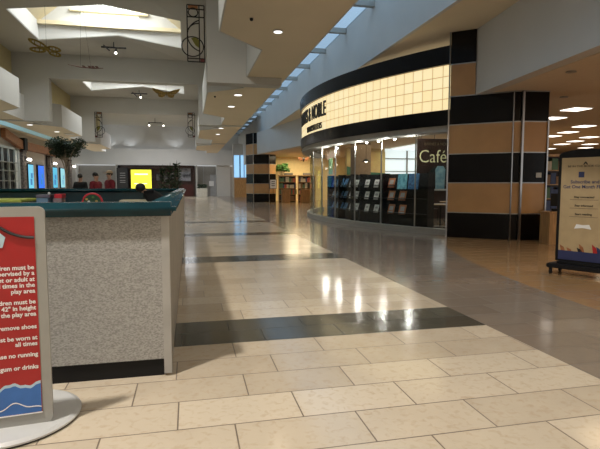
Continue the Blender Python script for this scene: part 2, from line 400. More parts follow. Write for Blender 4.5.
# long side skylights
def side_skylight(xa, xb, y0, y1, name):
    fr = MB()
    fr.box((min(xa, xb), y0, 6.86), (max(xa, xb), y0 + 0.02, 6.87))
    o = struct(name, MB().box((min(xa, xb), y0, 6.96), (max(xa, xb), y1, 6.98)), M_blueg)
    y = y0 + (17.3 - y0) % 2.72
    k = MB()
    while y < y1: k.box((min(xa, xb), y - 0.09, 6.78), (max(xa, xb), y + 0.09, 6.95)); y += 2.72
    k.build('purlin', M_alu, o)
side_skylight(2.86, 5.6, 3, 57, 'window_2')
side_skylight(-11.64, -8.85, 8, 57, 'window_3')
struct('wall_right', MB().box((5.6, 3, 5.27), (5.7, 57, 7.0)), M_white)
struct('wall_left', MB().box((-11.74, 30, 5.2), (-11.64, 57, 7.0)), mat('pale_blue_green_paint', (0.42, 0.62, 0.66), 0.8, noise=0.02))
struct('ceiling', MB().box((-13.2, 30, 5.22), (-11.7, 57, 5.3)), M_tan)

# the mall behind and beside the viewpoint
struct('wall_behind', MB().box((-16, -4.2, 0), (12, -4, 9)), M_grey)
struct('wall_left', MB().box((-12.2, -4, 0), (-12.0, 30, 9)), M_grey)
struct('ceiling', MB().box((-12, -4, 8.2), (SX1, 2.5, 8.3)).box((SX1, -4, 6.9), (12, 3, 7.0)), M_grey)
struct('wall_right', MB().box((12, -4, 0), (12.2, 2, 7)), M_grey)

# bookshop bulkheads
near_b = [(6.1, 2.0), (6.61, 6.96), (7.16, 11.45)]
struct('wall_right', MB().wall(near_b, 0.3, 3.67, 5.3), M_white)
struct('wall_right', MB().wall([(6.95, 25.6), (5.0, 38.4)][::-1], -0.3, 3.67, 5.3), M_white)
struct('wall_right', MB().box((5.62, 38.4, 3.4), (5.8, 57, 5.3)), M_white)
struct('ceiling', MB().box((5.66, 2, 5.29), (12, 57, 5.4)), M_tan)
struct('ceiling', MB().prism([(6.5, 2), (7.0, 7), (7.45, 11.5), (7.3, 12), (7.3, 25.6), (5.3, 38.4), (5.3, 41.5), (36, 41.5), (36, 2)], 3.68, 3.8), mat('cream_shop_ceiling', (0.70, 0.60, 0.46), 0.85, noise=0.02))
struct('wall_back', MB().box((5.8, 41, 0), (36, 41.2, 3.68)), M_yellow)
struct('wall_back', MB().box((35.8, 2, 0), (36, 41, 3.68)), M_yellow)
struct('wall_back', MB().box((18.0, 30.0, 0), (18.2, 41.0, 3.68)).box((9.8, 30, 0), (12.4, 30.2, 3.68)).box((12.4, 30, 0), (18, 30.2, 1.8)), M_yellow)

# far wall
FY = 57
struct('wall_far', MB().box((-13.5, FY, 3.5), (6, FY + 0.3, CZ)), M_white)
struct('trim_4', MB().box((-13.4, FY - 0.5, 3.5), (5.9, FY, 5.25)), M_white)
struct('wall_far', MB().box((-13.5, FY + 1.8, 0), (6, FY + 2.0, 3.5)), mat('grey_shutter_wall', (0.33, 0.31, 0.28), 0.6, noise=0.06, nscale=4, stretch=(1, 1, 5)))
struct('trim_5', MB().box((0.75, FY, 0), (0.95, FY + 1.8, 3.5)).box((-7.8, FY, 0), (-7.6, FY + 1.8, 3.5)).box((3.1, FY - 0.2, 0), (4.6, FY + 1.8, 3.5)).box((-13.4, FY, 0), (-11.9, FY + 1.8, 3.5)), M_grey)
struct('door_1', MB().box((2.45, FY + 1.6, 0), (3.1, FY + 1.75, 2.5)).box((0.95, FY + 1.62, 0), (1.05, FY + 1.75, 3.4)).box((1.65, FY + 1.62, 0), (1.7, FY + 1.75, 3.4)), mat('pale_shutter_door', (0.42, 0.42, 0.42), 0.5))

for x in (-8.2, -6.2, -1.4):
    light('ledge_uplight', 'SPOT', (x, FY - 0.9, 5.0), 35, (0.9, 0.95, 1.0), 0.05, rot=(R(160), 0, 0), spot=R(95))

# ---------------------------------------------------------------- curved bookshop front
CX, CY = 17.5, 18.8
A0, A1 = -33.6, 33
gl = struct('window_1', MB().arc(CX, CY, 12.47, 12.49, A0, A1, 0.16, 2.78, 64), M_clear)
for a in (-33.2, -27.0, -20.8, -14.6, -8.2, -2.0, 5.0):
    MB().arc(CX, CY, 12.46, 12.51, a - 0.03, a + 0.03, 0.16, 2.78, 1).build('mullion', M_alu, gl)
struct('baseboard_front', MB().arc(CX, CY, 12.38, 12.60, A0, A1, 0.0, 0.16, 64), M_alu)
struct('trim_6', MB().arc(CX, CY, 12.35, 12.83, A0, A1, 2.78, 2.94, 64), mat('pale_grey_soffit_ring', (0.42, 0.40, 0.36), 0.6))
fs = thing('illuminated_fascia', 'long curved shop fascia of glowing cream panels between black bands', 'shop sign', (CX - 12.85, CY, 2.9))
def fchild(o): o.matrix_parent_inverse = fs.matrix_world.inverted(); return o
bpy.context.view_layer.update()
fchild(MB().arc(CX, CY, 12.5, 12.90, A0 + 0.75, A1, 2.94, 3.34, 80).build('lower_band', M_black, fs, label='glossy black lower band'))
fchild(MB().arc(CX, CY, 12.5, 12.93, A0 + 0.75, A1, 4.50, 4.97, 80).build('upper_band', M_black, fs, label='glossy black upper band'))
fchild(MB().arc(CX, CY, 12.6, 12.85, A0 + 0.75, A1, 3.34, 4.50, 80).build('backlit_panel', lit_panel_material(CX, CY), fs))
def on_drum(mb, a_right, z0, r):
    """bend lettering (x to the right, z up) round the drum so its right end sits at angle a_right"""
    xm = max(v[0] for v in mb.v)
    mb.v = [(CX - (r - v[1]) * math.cos(R(a_right) + (xm - v[0]) / r), CY + (r - v[1]) * math.sin(R(a_right) + (xm - v[0]) / r), z0 + v[2]) for v in mb.v]
    return mb
fchild(on_drum(text_mb('BARNES & NOBLE', 0.74, depth=0.02, sx=0.62, bold=0.006, space=1.08), -8.25, 3.84, 12.88).build('lettering', M_ink, fs, label='tall black letters'))
fchild(on_drum(text_mb('BOOKSELLERS', 0.32, depth=0.02, sx=0.72, bold=0.0, space=1.35), -6.6, 3.42, 12.88).build('lettering', M_ink, fs, label='small black letters'))

# ---------------------------------------------------------------- striped pillars
SZS = [0, 0.66, 1.43, 2.18, 2.93, 3.66, 4.47, 5.3]
def pillar(wide, tall, label, seams, tallseams):
    t = thing('striped_pillar', label, 'pillar', (0, 0, 0))
    cw = (sum(p[0] for p in wide) / len(wide), sum(p[1] for p in wide) / len(wide))
    for i in range(5): MB().prism(wide, SZS[i], SZS[i + 1] - 0.0).build('panel', M_black if i % 2 == 0 else M_tanp, t, label='glossy black panel' if i % 2 == 0 else 'tan panel')
    for i in range(5, 7): MB().prism(tall, SZS[i], SZS[i + 1]).build('panel', M_black if i == 6 else M_tanp, t, label='glossy black panel' if i == 6 else 'tan panel')
    def grow(ps, e):
        c = (sum(p[0] for p in ps) / len(ps), sum(p[1] for p in ps) / len(ps)); o = []
        for p in ps:
            d = Vector((p[0] - c[0], p[1] - c[1])); k = (d.length + e) / d.length; o.append((c[0] + d.x * k, c[1] + d.y * k))
        return o
    for i in range(1, 6): MB().prism(grow(wide if i < 5 else wide, 0.012), SZS[i] - 0.013, SZS[i] + 0.013).build('chrome_strip', M_chrome, t)
    for i in range(6, 7): MB().prism(grow(tall, 0.012), SZS[i] - 0.013, SZS[i] + 0.013).build('chrome_strip', M_chrome, t)
    for (x, y, r, z1) in seams: MB().box((x - r, y - r, 0.0), (x + r, y + r, z1)).build('chrome_upright', M_chrome, t)
    return t
pillar([(6.66, 11.78), (7.84, 10.74), (8.02, 10.66), (8.66, 10.58), (9.0, 11.6), (7.5, 12.6)], [(6.66, 11.78), (7.12, 11.38), (7.5, 11.8), (7.1, 12.25)],
       'tall black and tan striped pillar between café window and open entrance', [(7.80, 10.75, 0.012, 3.66), (7.97, 10.62, 0.026, 3.66), (8.64, 10.56, 0.018, 3.0), (6.64, 11.8, 0.014, 5.3)], [])
pillar([(4.42, 38.9), (4.85, 37.7), (6.0, 37.4), (6.62, 37.9), (6.6, 39.4), (4.9, 39.8)], [(4.42, 38.9), (4.85, 37.7), (5.2, 37.6), (5.3, 39.2)],
       'distant black and tan striped pillar left of the oak bookcases', [(4.84, 37.68, 0.02, 5.3), (6.02, 37.38, 0.02, 3.66)], [])
# security plate and switch on near pillar
pl = MB().box((8.38, 10.585, 1.56), (8.52, 10.61, 1.68), rz=R(-7)).build('switch_plate', M_alu, label='small grey switch plate on the tan band of the near striped pillar', cat='switch plate')

# ---------------------------------------------------------------- play area
px0, px1, py0, py1 = -6.4, -0.15, 3.62, 15.1
play = thing('play_area_enclosure', 'low walled play pen with speckled grey panels and teal padded top', 'play area', (px1, py0, 0))
bpy.context.view_layer.update()
def pc(o): o.parent = play; o.matrix_parent_inverse = play.matrix_world.inverted(); return o
pc(MB().box((px0, py0, 0.13), (px1 - 0.05, py0 + 0.12, 1.18)).build('front_panel', M_speck))
pc(MB().box((px0, py0 + 0.02, 0.0), (px1 - 0.05, py0 + 0.12, 0.13)).build('toe_kick', M_blackm, label='black toe kick'))
pc(MB().box((px1 - 0.05, py0 - 0.005, 0.02), (px1 + 0.004, py0 + 0.07, 1.18)).build('corner_trim', mat('pale_grey_corner_trim', (0.42, 0.40, 0.37), 0.4), label='pale grey corner trim'))
sd = MB()
y = py0 + 0.07
while y < py1 - 0.01:
    y2 = min(y + 0.61, py1); sd.box((px1 - 0.12, y + 0.004, 0.02), (px1, y2 - 0.004, 1.18)); y = y2
pc(sd.build('side_panel', M_sidep, label='beige side panels'))
pc(MB().box((px0, py1 - 0.12, 0), (px1, py1, 1.18)).build('rear_panel', M_teald)); pc(MB().box((px0, py0, 0), (px0 + 0.12, py1, 1.18)).build('side_panel', M_sidep))
pc(MB().box((px0 + 0.12, py0 + 0.12, 0), (px1 - 0.12, py0 + 0.16, 1.18)).build('lining', M_teald)); pc(MB().box((px1 - 0.16, py0 + 0.12, 0), (px1 - 0.12, py1 - 0.12, 1.18)).build('lining', M_teald))
def pad(x0, y0, x1, y1):
    return pc(MB().box((x0, y0, 1.175), (x1, y1, 1.272)).build('padding', M_teal, smooth=True, bevel=0.035))
pad(px0, py0 - 0.07, px1 + 0.055, py0 + 0.18); 
pad(px1 - 0.16, py0 + 0.185, px1 + 0.055, py1 - 0.205)
pad(px0, py1 - 0.2, px1 + 0.055, py1 + 0.05); pad(px0 - 0.05, py0 + 0.18, px0 + 0.16, py1 - 0.2)
pc(MB().box((px0 + 0.12, py0 + 0.16, 0), (px1 - 0.16, py1 - 0.12, 0.03)).build('soft_floor', M_teald))
# benches round the inside
pc(MB().box((-3.95, py1 - 1.9, 0.03), (px0 + 0.12, py1 - 0.12, 0.95)).build('bench', M_teald))
pc(MB().box((-4.0, py1 - 1.95, 0.95), (px0 + 0.14, py1 - 0.3, 1.02)).build('seat_cushion', mat('lime_vinyl', (0.55, 0.62, 0.12), 0.5), bevel=0.02, label='lime seat cushion'))
pc(MB().box((-1.88, py1 - 0.9, 0.03), (px1 - 0.16, py1 - 0.12, 0.88)).build('bench', M_teald))
pc(MB().box((-1.88, py1 - 0.95, 0.88), (px1 - 0.16, py1 - 0.14, 0.96)).build('seat_cushion', mat('cream_vinyl', (0.62, 0.55, 0.38), 0.5), bevel=0.02, label='cream seat cushion'))
# toys
t = thing('toy_arch', 'red ringed play arch with green panel inside the play pen', 'toy', (-2.38, 13.2, 0.03))
AR = 0.23
ring = [(AR * math.cos(PI * i / 20), 0, 0.90 + AR * math.sin(PI * i / 20)) for i in range(21)]
MB().tube([(AR, 0, 0)] + ring + [(-AR, 0, 0)], 0.028, 8).build('frame', mat('red_vinyl', (0.60, 0.03, 0.05), 0.35), t, smooth=True)
g = MB(); pts = [(0.21 * math.cos(PI * i / 20), 0.90 + 0.21 * math.sin(PI * i / 20)) for i in range(21)] + [(-0.21, 0), (0.21, 0)]
g.add([(p[0], -0.02, p[1]) for p in pts] + [(p[0], 0.02, p[1]) for p in pts], [tuple(range(23)), tuple(range(23, 46))] + [(i, (i + 1) % 23, 23 + (i + 1) % 23, 23 + i) for i in range(23)])
g.build('panel', mat('dark_green_panel', (0.015, 0.07, 0.03), 0.5), t)
for dx, dz, m in ((-0.13, 0.99, M_gold2), (-0.08, 0.93, M_paper), (0.10, 0.94, M_gold2), (0.02, 1.04, M_green2)):
    MB().lathe([(0.03, 0), (0.03, 0.03)], (0, 0, 0), 10).move(Matrix.Translation((dx, -0.02, dz)) @ Matrix.Rotation(PI / 2, 4, 'X')).build('dial', m, t)
t = thing('play_table', 'grey and blue play block with white knob inside the play pen', 'toy', (-3.35, 12.7, 0.03))
MB().box((-0.13, -0.2, 0), (0.12, 0.2, 1.05)).build('base', mat('pale_blue_plastic', (0.2, 0.33, 0.48), 0.4), t, bevel=0.01)
MB().box((-0.13, -0.22, 1.05), (0.16, 0.22, 1.12)).build('top', mat('mauve_grey_plastic', (0.17, 0.16, 0.22), 0.4), t, bevel=0.01)
MB().ball((0.10, 0, 1.15), 0.03).build('knob', M_paper, t, smooth=True)
t = thing('play_drum', 'red and grey play block beside the blue block in the pen', 'toy', (-3.09, 12.9, 0.03))
MB().box((-0.08, -0.2, 0), (0.11, 0.2, 1.03)).build('base', mat('mauve_plastic', (0.3, 0.22, 0.24), 0.5), t, bevel=0.01)
MB().box((-0.05, -0.2, 1.03), (0.12, 0.2, 1.13)).build('top', MATS['red_vinyl'], t, bevel=0.01)

# ---------------------------------------------------------------- rules sign (left foreground)
rs = thing('rules_sign', 'red play area rules sign in grey metal frame on round base', 'sign', (-1.10, 2.952, 0), R(7))
W2 = 0.31
fo = MB()
def rrect(x0, z0, x1, z1, r, n=6):
    pts = []
    for cx, cz, a0 in ((x1 - r, z1 - r, 0), (x0 + r, z1 - r, 90), (x0 + r, z0 + r, 180), (x1 - r, z0 + r, 270)):
        for i in range(n + 1): a = R(a0 + 90 * i / n); pts.append((cx + r * math.cos(a), cz + r * math.sin(a)))
    return pts
def plate(pts, y0, y1):
    n = len(pts); return MB().add([(p[0], y0, p[1]) for p in pts] + [(p[0], y1, p[1]) for p in pts], [tuple(range(n)), tuple(range(n, 2 * n))] + [(i, (i + 1) % n, n + (i + 1) % n, n + i) for i in range(n)])
plate(rrect(-W2, 0.035, W2, 1.275, 0.035), -0.012, 0.02).build('frame', mat('grey_sign_frame', (0.36, 0.35, 0.32), 0.45, noise=0.03), rs)
MB().box((-W2 + 0.052, -0.015, 0.10), (W2 - 0.052, -0.0125, 1.22)).build('poster', M_red, rs, label='red poster')
# blue wave at the foot of the poster
wv = []; n = 40
for i in range(n + 1):
    u = i / n; x = -W2 + 0.055 + u * (2 * W2 - 0.11)
    wv.append((x, 0.215 + 0.055 * u + 0.014 * math.sin(u * 17 + 2.2) + 0.004 * math.sin(u * 61)))
wvb = [(p[0], p[1] - 0.0) for p in wv] + [(W2 - 0.055, 0.105), (-W2 + 0.055, 0.105)]
plate([(p[0], p[1] + 0.016) for p in wv] + [(W2 - 0.055, 0.12), (-W2 + 0.055, 0.12)], -0.0165, -0.0155).build('wave', M_lightblue, rs, label='pale blue foam crest')
plate(wvb, -0.018, -0.017).build('wave', M_blue, rs, label='blue wave')
w2 = [(p[0], 0.135 + 0.035 * math.exp(-((i - 30) / 5) ** 2) + 0.006 * math.sin(i * 0.7)) for i, p in enumerate(wv)]
plate(w2 + [(p[0], p[1] - 0.006) for p in w2[::-1]], -0.0195, -0.0185).build('wave_line', M_paper, rs)
MB().box((-W2 + 0.05, -0.0195, 0.098), (W2 - 0.05, -0.0185, 0.104)).build('poster_edge', M_paper, rs)
TX = W2 - 0.062
lines = [(267.5, 'All children must be'), (273, 'supervised by a'), (279, 'parent or adult at'), (284.7, 'all times in the'), (290.5, 'play area'),
         (301, 'Children must be'), (307, 'under 42" in height'), (313, 'in the play area'), (325.5, 'Please remove shoes'),
         (336.5, 'Socks must be worn at'), (342.3, 'all times'), (353, 'Please no running'), (365.5, 'No food, gum or drinks')]
for yy, s in lines:
    z = 1.28 - (yy - 1.6 - 205) * 0.00579
    text_mb(s, 0.034, 'RIGHT', 0.0006, 0.98, 0.0009).move(Matrix.Translation((TX, -0.0162, z))).build('lettering', M_paper, rs)
# picture: black curved strap and small shield at top left of the visible part
arcp = [(-0.10 + 0.36 * i / 16, -0.018, 1.255 - 0.13 * math.sin(PI * (0.25 + 0.5 * i / 16)) ** 2 - 0.0) for i in range(17)]
arcp = [(0.09 + 0.165 * (i / 16), -0.018, 1.165 - 0.06 * (1 - (1 - i / 16) ** 2.2)) for i in range(17)]
MB().tube(arcp, 0.0085, 6).build('drawing', M_ink, rs, label='black curved stroke')
plate([(0.02, 1.13), (0.07, 1.155), (0.115, 1.11), (0.10, 1.055), (0.04, 1.04), (0.0, 1.07)], -0.019, -0.0175).build('drawing', M_lightblue, rs, label='pale blue patch')
plate([(0.03, 1.085), (0.075, 1.10), (0.09, 1.07), (0.05, 1.06)], -0.0205, -0.0195).build('drawing', mat('orange_print', (0.7, 0.3, 0.05), 0.5), rs, label='orange patch')
M_base = mat('satin_silver_base', (0.60, 0.60, 0.59), 0.3, 0.15, noise=0.02)
MB().lathe([(0.375, 0.0), (0.385, 0.012)], (0.06, 0.17, 0), 64).build('base_rim', M_blackm, rs, label='black base rim')
MB().lathe([(0.385, 0.012), (0.385, 0.022), (0.36, 0.034), (0.1, 0.036)], (0.06, 0.17, 0), 64).build('base', M_base, rs)

# ---------------------------------------------------------------- advertising kiosk (right)
ks = thing('advertising_stand', 'black arched wheeled floor stand with tan subscription poster on timber coloured floor', 'sign', (5.83, 6.28, 0), R(-63.5))
KW = 0.385
pts = [(-KW, 0.2), (KW, 0.2)] + [(KW * math.cos(PI * i / 16), 1.84 + 0.085 * math.sin(PI * i / 16)) for i in range(17)]
plate(pts, -0.03, 0.03).build('frame', M_blackm, ks)
MB().box((-KW + 0.045, -0.034, 0.36), (KW - 0.045, -0.031, 1.80)).build('poster', mat('tan_poster_print', (0.48, 0.36, 0.20), 0.4, noise=0.05), ks, label='tan poster')
MB().box((-KW + 0.045, -0.037, 0.23), (KW - 0.045, -0.0335, 0.37)).build('poster_strip', M_navy, ks, label='navy strip')
MB().box((-KW - 0.06, -0.2, 0.10), (KW + 0.06, 0.2, 0.165)).box((-KW + 0.05, -0.1, 0.165), (KW - 0.05, 0.1, 0.2)).build('base', M_blackm, ks, bevel=0.01)
for sx in (-1, 1):
    for sy in (-1, 1):
        c = MB().tube([(sx * (KW) - 0.015, sy * 0.17, 0.035), (sx * KW + 0.015, sy * 0.17, 0.035)], 0.035, 12)
        c.box((sx * KW - 0.025, sy * 0.17 - 0.01, 0.035), (sx * KW + 0.025, sy * 0.17 + 0.01, 0.1)).build('caster', M_blackm, ks)
text_mb('^', 0.1, 'CENTER', 0.001, 1.5, 0.002).move(Matrix.Translation((0, -0.035, 1.665))).build('logo', M_ink, ks)
text_mb('BE IN THE BOOK CLUB', 0.042, 'CENTER', 0.001, 1.15).move(Matrix.Translation((0, -0.035, 1.655))).build('lettering', M_ink, ks)
MB().box((-0.09, -0.036, 1.5), (-0.01, -0.034, 1.585)).build('emblem', M_navy, ks, label='navy square emblem')
text_mb('Subscribe and', 0.072, 'CENTER', 0.001, 1.0, 0.0012).move(Matrix.Translation((0, -0.035, 1.41))).build('lettering', M_navy, ks)
text_mb('Get One Month FREE', 0.072, 'CENTER', 0.001, 0.95, 0.0012).move(Matrix.Translation((0, -0.035, 1.335))).build('lettering', M_navy, ks)
for z, s in ((1.19, 'Stay connected'), (1.06, 'Stay informed'), (0.93, 'Start reading')):
    text_mb(s, 0.042, 'CENTER', 0.001, 1.1, 0.001).move(Matrix.Translation((0, -0.035, z))).build('lettering', M_ink, ks)
    MB().box((-0.2, -0.036, z - 0.03), (0.2, -0.034, z - 0.026)).build('rule_line', M_ink, ks)
plate([(-0.12, 0.72), (-0.09, 0.79), (0.0, 0.78), (0.09, 0.79), (0.12, 0.72), (0.0, 0.735)], -0.037, -0.034).build('drawing', M_paper, ks, label='white open book')
for x, z, h, m in ((-0.3, 0.37, 0.09, M_wood), (-0.2, 0.37, 0.05, M_wood), (-0.02, 0.37, 0.12, M_wood), (-0.05, 0.37, 0.06, M_ink), (0.16, 0.37, 0.13, M_red), (0.22, 0.37, 0.1, M_navy), (0.28, 0.37, 0.12, M_navy)):
    plate([(x, z), (x + 0.06, z), (x + 0.04, z + h * 0.6), (x - 0.02, z + h)], -0.037, -0.034).build('drawing', m, ks)

# ---------------------------------------------------------------- people
def skin_obj(name, verts, edges, radii, m, parent, root=0, sub=1):
    me = bpy.data.meshes.new(name); me.from_pydata(verts, edges, []); o = bpy.data.objects.new(name, me); COL.objects.link(o)
    me.materials.append(m); o.parent = parent
    s = o.modifiers.new('skin', 'SKIN'); s.use_smooth_shade = True
    for i, r in enumerate(radii):
        rr = r if isinstance(r, tuple) else (r, r); me.skin_vertices[0].data[i].radius = rr
    me.skin_vertices[0].data[root].use_root = True
    u = o.modifiers.new('sub', 'SUBSURF'); u.levels = sub; u.render_levels = sub
    return o
class Sk:
    def __init__(s): s.v = []; s.e = []; s.r = []
    def p(s, co, r, frm=None):
        s.v.append(tuple(co)); s.r.append(r); i = len(s.v) - 1
        if frm is not None: s.e.append((frm, i))
        return i
def person(label, loc, rz, h=1.75, top=M_redcloth, legs=M_jeans, hat=None, elbow=None, hand=None, sit=False, group=None, bulk=1.1):
    """faces local -Y"""
    P = thing('person', label, 'person', loc, rz, group); k = h / 1.75
    V = lambda x, y, z: (x * k, y * k, z * k)
    if sit: base = -0.42
    else: base = 0.0
    lean = R(50) if sit else 0.0
    def U(x, y, z):   # upper body, leaning forward from the hips when seated
        dz = z - 0.95; return V(x, y * math.cos(lean) - math.sin(lean) * dz, 0.95 + base + dz * math.cos(lean) + y * math.sin(lean))
    knee = lambda s: V(0.11 * s, -0.42, 0.52) if sit else V(0.10 * s, 0, 0.50)
    ank = lambda s: V(0.11 * s, -0.40, 0.09) if sit else V(0.11 * s, 0.02, 0.09)
    toe = lambda s: V(0.12 * s, -0.58, 0.05) if sit else V(0.13 * s, -0.14, 0.05)
    el = elbow or (lambda s: (0.25 * s, 0.02, 1.13)); ha = hand or (lambda s: (0.22 * s, -0.2, 1.03))
    b = Sk(); pel = b.p(U(0, 0, 0.95), (0.15 * k, 0.11 * k)); ch = b.p(U(0, 0, 1.25), (0.155 * k, 0.11 * k), pel); ne0 = b.p(U(0, 0, 1.45), 0.055 * k, ch)
    ne = b.p(U(0, -0.01, 1.53), 0.050 * k, ne0); h0 = b.p(U(0, -0.02, 1.60), (0.068 * k, 0.08 * k), ne); h1 = b.p(U(0, -0.015, 1.69), (0.07 * k, 0.085 * k), h0)
    sho = {}
    for s in (-1, 1):
        a = b.p(U(0.16 * s, 0, 1.42), 0.045 * k, ne0); e = b.p(U(*el(s)), 0.042 * k, a); w_ = b.p(U(*ha(s)), 0.028 * k, e)
        d = (Vector(U(*ha(s))) - Vector(U(*el(s)))).normalized(); pm = b.p(Vector(U(*ha(s))) + d * 0.07 * k, 0.032 * k, w_)
        for j, (o, L) in enumerate(((-0.026, 0.075), (-0.009, 0.09), (0.009, 0.085), (0.026, 0.065))):
            f0 = b.p(Vector(b.v[pm]) + d * 0.035 * k + Vector((o * k, 0, -0.005)), 0.009 * k, pm); f1 = b.p(Vector(b.v[f0]) + (d * L + Vector((0, 0, -0.03))) * k * 0.8, 0.008 * k, f0)
        b.p(Vector(b.v[w_]) + (d * 0.05 + Vector((-0.045 * s, -0.01, 0.0))) * k, 0.010 * k, w_)
        kn = b.p(knee(s), 0.06 * k, b.p(V(0.09 * s, 0 if not sit else -0.02, 0.90 + base), 0.085 * k, pel)); an = b.p(ank(s), 0.042 * k, kn); b.p(toe(s), 0.035 * k, an)
    skin_obj('body', b.v, b.e, b.r, M_skin, P)
    # shirt with sleeves
    c = Sk(); p0 = c.p(U(0, 0, 0.90), (0.185 * k, 0.14 * k)); p1 = c.p(U(0, 0, 1.20), (0.19 * k, 0.145 * k), p0); p2 = c.p(U(0, 0, 1.44), (0.13 * k, 0.11 * k), p1); c.p(U(0, 0, 1.51), (0.08 * k, 0.08 * k), p2)
    for s in (-1, 1):
        a = c.p(U(0.17 * s, 0, 1.425), 0.082 * k, p2); e = c.p(U(*el(s)), 0.060 * k, a)
        m_ = (Vector(U(*el(s))) * 0.25 + Vector(U(*ha(s))) * 0.75); c.p(m_, 0.045 * k, e)
    skin_obj('shirt', c.v, c.e, [tuple(q * bulk for q in (r_ if isinstance(r_, tuple) else (r_, r_))) for r_ in c.r], top, P)
    c = Sk(); p0 = c.p(U(0, 0, 0.93), (0.165 * k, 0.12 * k))
    for s in (-1, 1):
        q = c.p(V(0.095 * s, 0, 0.86 + base), 0.10 * k, p0); q2 = c.p(knee(s), 0.078 * k, q); a_ = ank(s); c.p((a_[0], a_[1], a_[2] + 0.05), 0.062 * k, q2)
    skin_obj('trousers', c.v, c.e, c.r, legs, P)
    for s in (-1, 1):
        a_ = ank(s); t_ = toe(s); c = Sk(); i = c.p((a_[0], a_[1] + 0.03, 0.045), 0.045 * k); j = c.p((t_[0], t_[1], 0.04), 0.04 * k, i); skin_obj('shoe', c.v, c.e, c.r, M_shoe, P)
    hc = Vector(U(0, -0.01, 1.665))
    MB().ball((hc.x, hc.y + (0.022 - (0.05 if bulk > 1.2 else 0)) * k, hc.z + 0.028 * k), 0.094 * k * (1.4 if bulk > 1.2 else 1), 8, (0.86, 1.02, 0.95)).build('hair', M_hair, P, smooth=True)
    MB().ball((hc.x, hc.y - 0.088 * k, hc.z - 0.035 * k), 0.018 * k, 5, (0.7, 1, 1.2)).build('nose', M_skin, P, smooth=True)
    for s in (-1, 1):
        MB().ball((hc.x + 0.032 * s * k, hc.y - 0.078 * k, hc.z - 0.005), 0.011 * k, 5).build('eye', M_ink, P, smooth=True)
        MB().ball((hc.x + 0.078 * s * k, hc.y + 0.01, hc.z - 0.02), 0.024 * k, 5, (0.4, 0.7, 1)).build('ear', M_skin, P, smooth=True)
    MB().box((hc.x - 0.024 * k, hc.y - 0.086 * k, hc.z - 0.075 * k), (hc.x + 0.024 * k, hc.y - 0.074 * k, hc.z - 0.067 * k)).build('mouth', mat('lips', (0.3, 0.1, 0.08), 0.5), P)
    if hat:
        MB().lathe([(0.102 * k, 0.0), (0.103 * k, 0.035), (0.085 * k, 0.085), (0.03, 0.105)], (hc.x, hc.y + 0.01, hc.z + 0.03 * k), 16).box((hc.x - 0.06, hc.y - 0.18 * k, hc.z + 0.03 * k), (hc.x + 0.06, hc.y - 0.08 * k, hc.z + 0.045 * k)).build('cap', hat, P, smooth=True)
    return P
person('person in dark red shirt with dark hair standing beyond play pen', (-2.98, 17.2, 0), R(65), 1.76, M_redcloth, M_jeans)
person('person in dark red shirt and tan cap facing left beyond the play pen', (-2.68, 18.1, 0), R(-60), 1.83, M_redcloth, M_jeans, hat=M_tancap)
person('person in black standing alone at the left beyond the play pen', (-3.73, 18.6, 0), R(160), 1.74, M_blackcloth, M_blackcloth)
ps = person('person in black seated and bent forward in the corner of the play pen', (-0.72, 14.3, 0.26), R(-90), 1.80, M_blackcloth, M_blackcloth, sit=True, bulk=1.6,
            elbow=lambda s: (0.22 * s, -0.18, 1.12), hand=lambda s: (0.10 * s, -0.42, 1.12))

# ---------------------------------------------------------------- leaves, trees
def foliage(n, rfun, size, m, name, parent, seed=1, flat=0.6):
    rnd = random.Random(seed); mb = MB()
    for i in range(n):
        c = rfun(rnd); a = rnd.uniform(0, 2 * PI); b = rnd.uniform(-flat, flat); L = size * rnd.uniform(0.6, 1.2)
        d = Vector((math.cos(a) * math.cos(b), math.sin(a) * math.cos(b), math.sin(b) - 0.25)).normalized() * L
        s = d.cross(Vector((rnd.uniform(-1, 1), rnd.uniform(-1, 1), 1))).normalized() * L * 0.28; c = Vector(c)
        mb.add([c, c + d * 0.5 + s, c + d, c + d * 0.5 - s], [(0, 1, 2, 3)])
    return mb.build(name, m, parent)
def crown(rx, rz_, cz, clumps):
    def f(r):
        cl = clumps[r.randrange(len(clumps))]
        while True:
            p = (r.uniform(-1, 1), r.uniform(-1, 1), r.uniform(-1, 1))
            if p[0] ** 2 + p[1] ** 2 + p[2] ** 2 < 1: break
        return (cl[0] + p[0] * cl[3], cl[1] + p[1] * cl[3], cl[2] + p[2] * cl[3] * 0.6)
    return f
def tree(name, label, cat, loc, H, rad, cz, m, seed, n=2600, group=None, leaf=0.10, pot=True):
    t = thing(name, label, cat, loc, 0, group); r = random.Random(seed)
    pr = 0.26
    if pot: MB().lathe([(0.20, 0), (pr, 0.42), (pr + 0.02, 0.45), (pr - 0.03, 0.45)], (0, 0, 0), 20).build('pot', M_pot, t)
    tr = MB(); tr.tube([(0, 0, 0.02 if not pot else 0.44), (0.02, 0, cz * 0.55), (-0.02, 0.02, cz)], [0.035, 0.03, 0.02], 8)
    cl = []
    for i in range(14):
        a = r.uniform(0, 2 * PI); q = rad * r.uniform(0.15, 0.75); z = cz + r.uniform(-0.28, 0.36) * rad
        cl.append((q * math.cos(a), q * math.sin(a), z, rad * r.uniform(0.28, 0.42)))
        tr.tube([(0, 0, cz * r.uniform(0.62, 0.8)), (q * 0.5 * math.cos(a), q * 0.5 * math.sin(a), (cz * 0.8 + z) / 2), (q * math.cos(a), q * math.sin(a), z)], [0.016, 0.012, 0.006], 5)
    tr.build('trunk', M_bark, t); foliage(n, crown(0, 0, 0, cl), leaf, m, 'foliage', t, seed)
    return t
tree('potted_tree', 'bushy dark green indoor tree beyond the left of the play pen', 'tree', (-4.5, 20, 0), 3.4, 0.86, 2.72, M_green, 4, 4200)
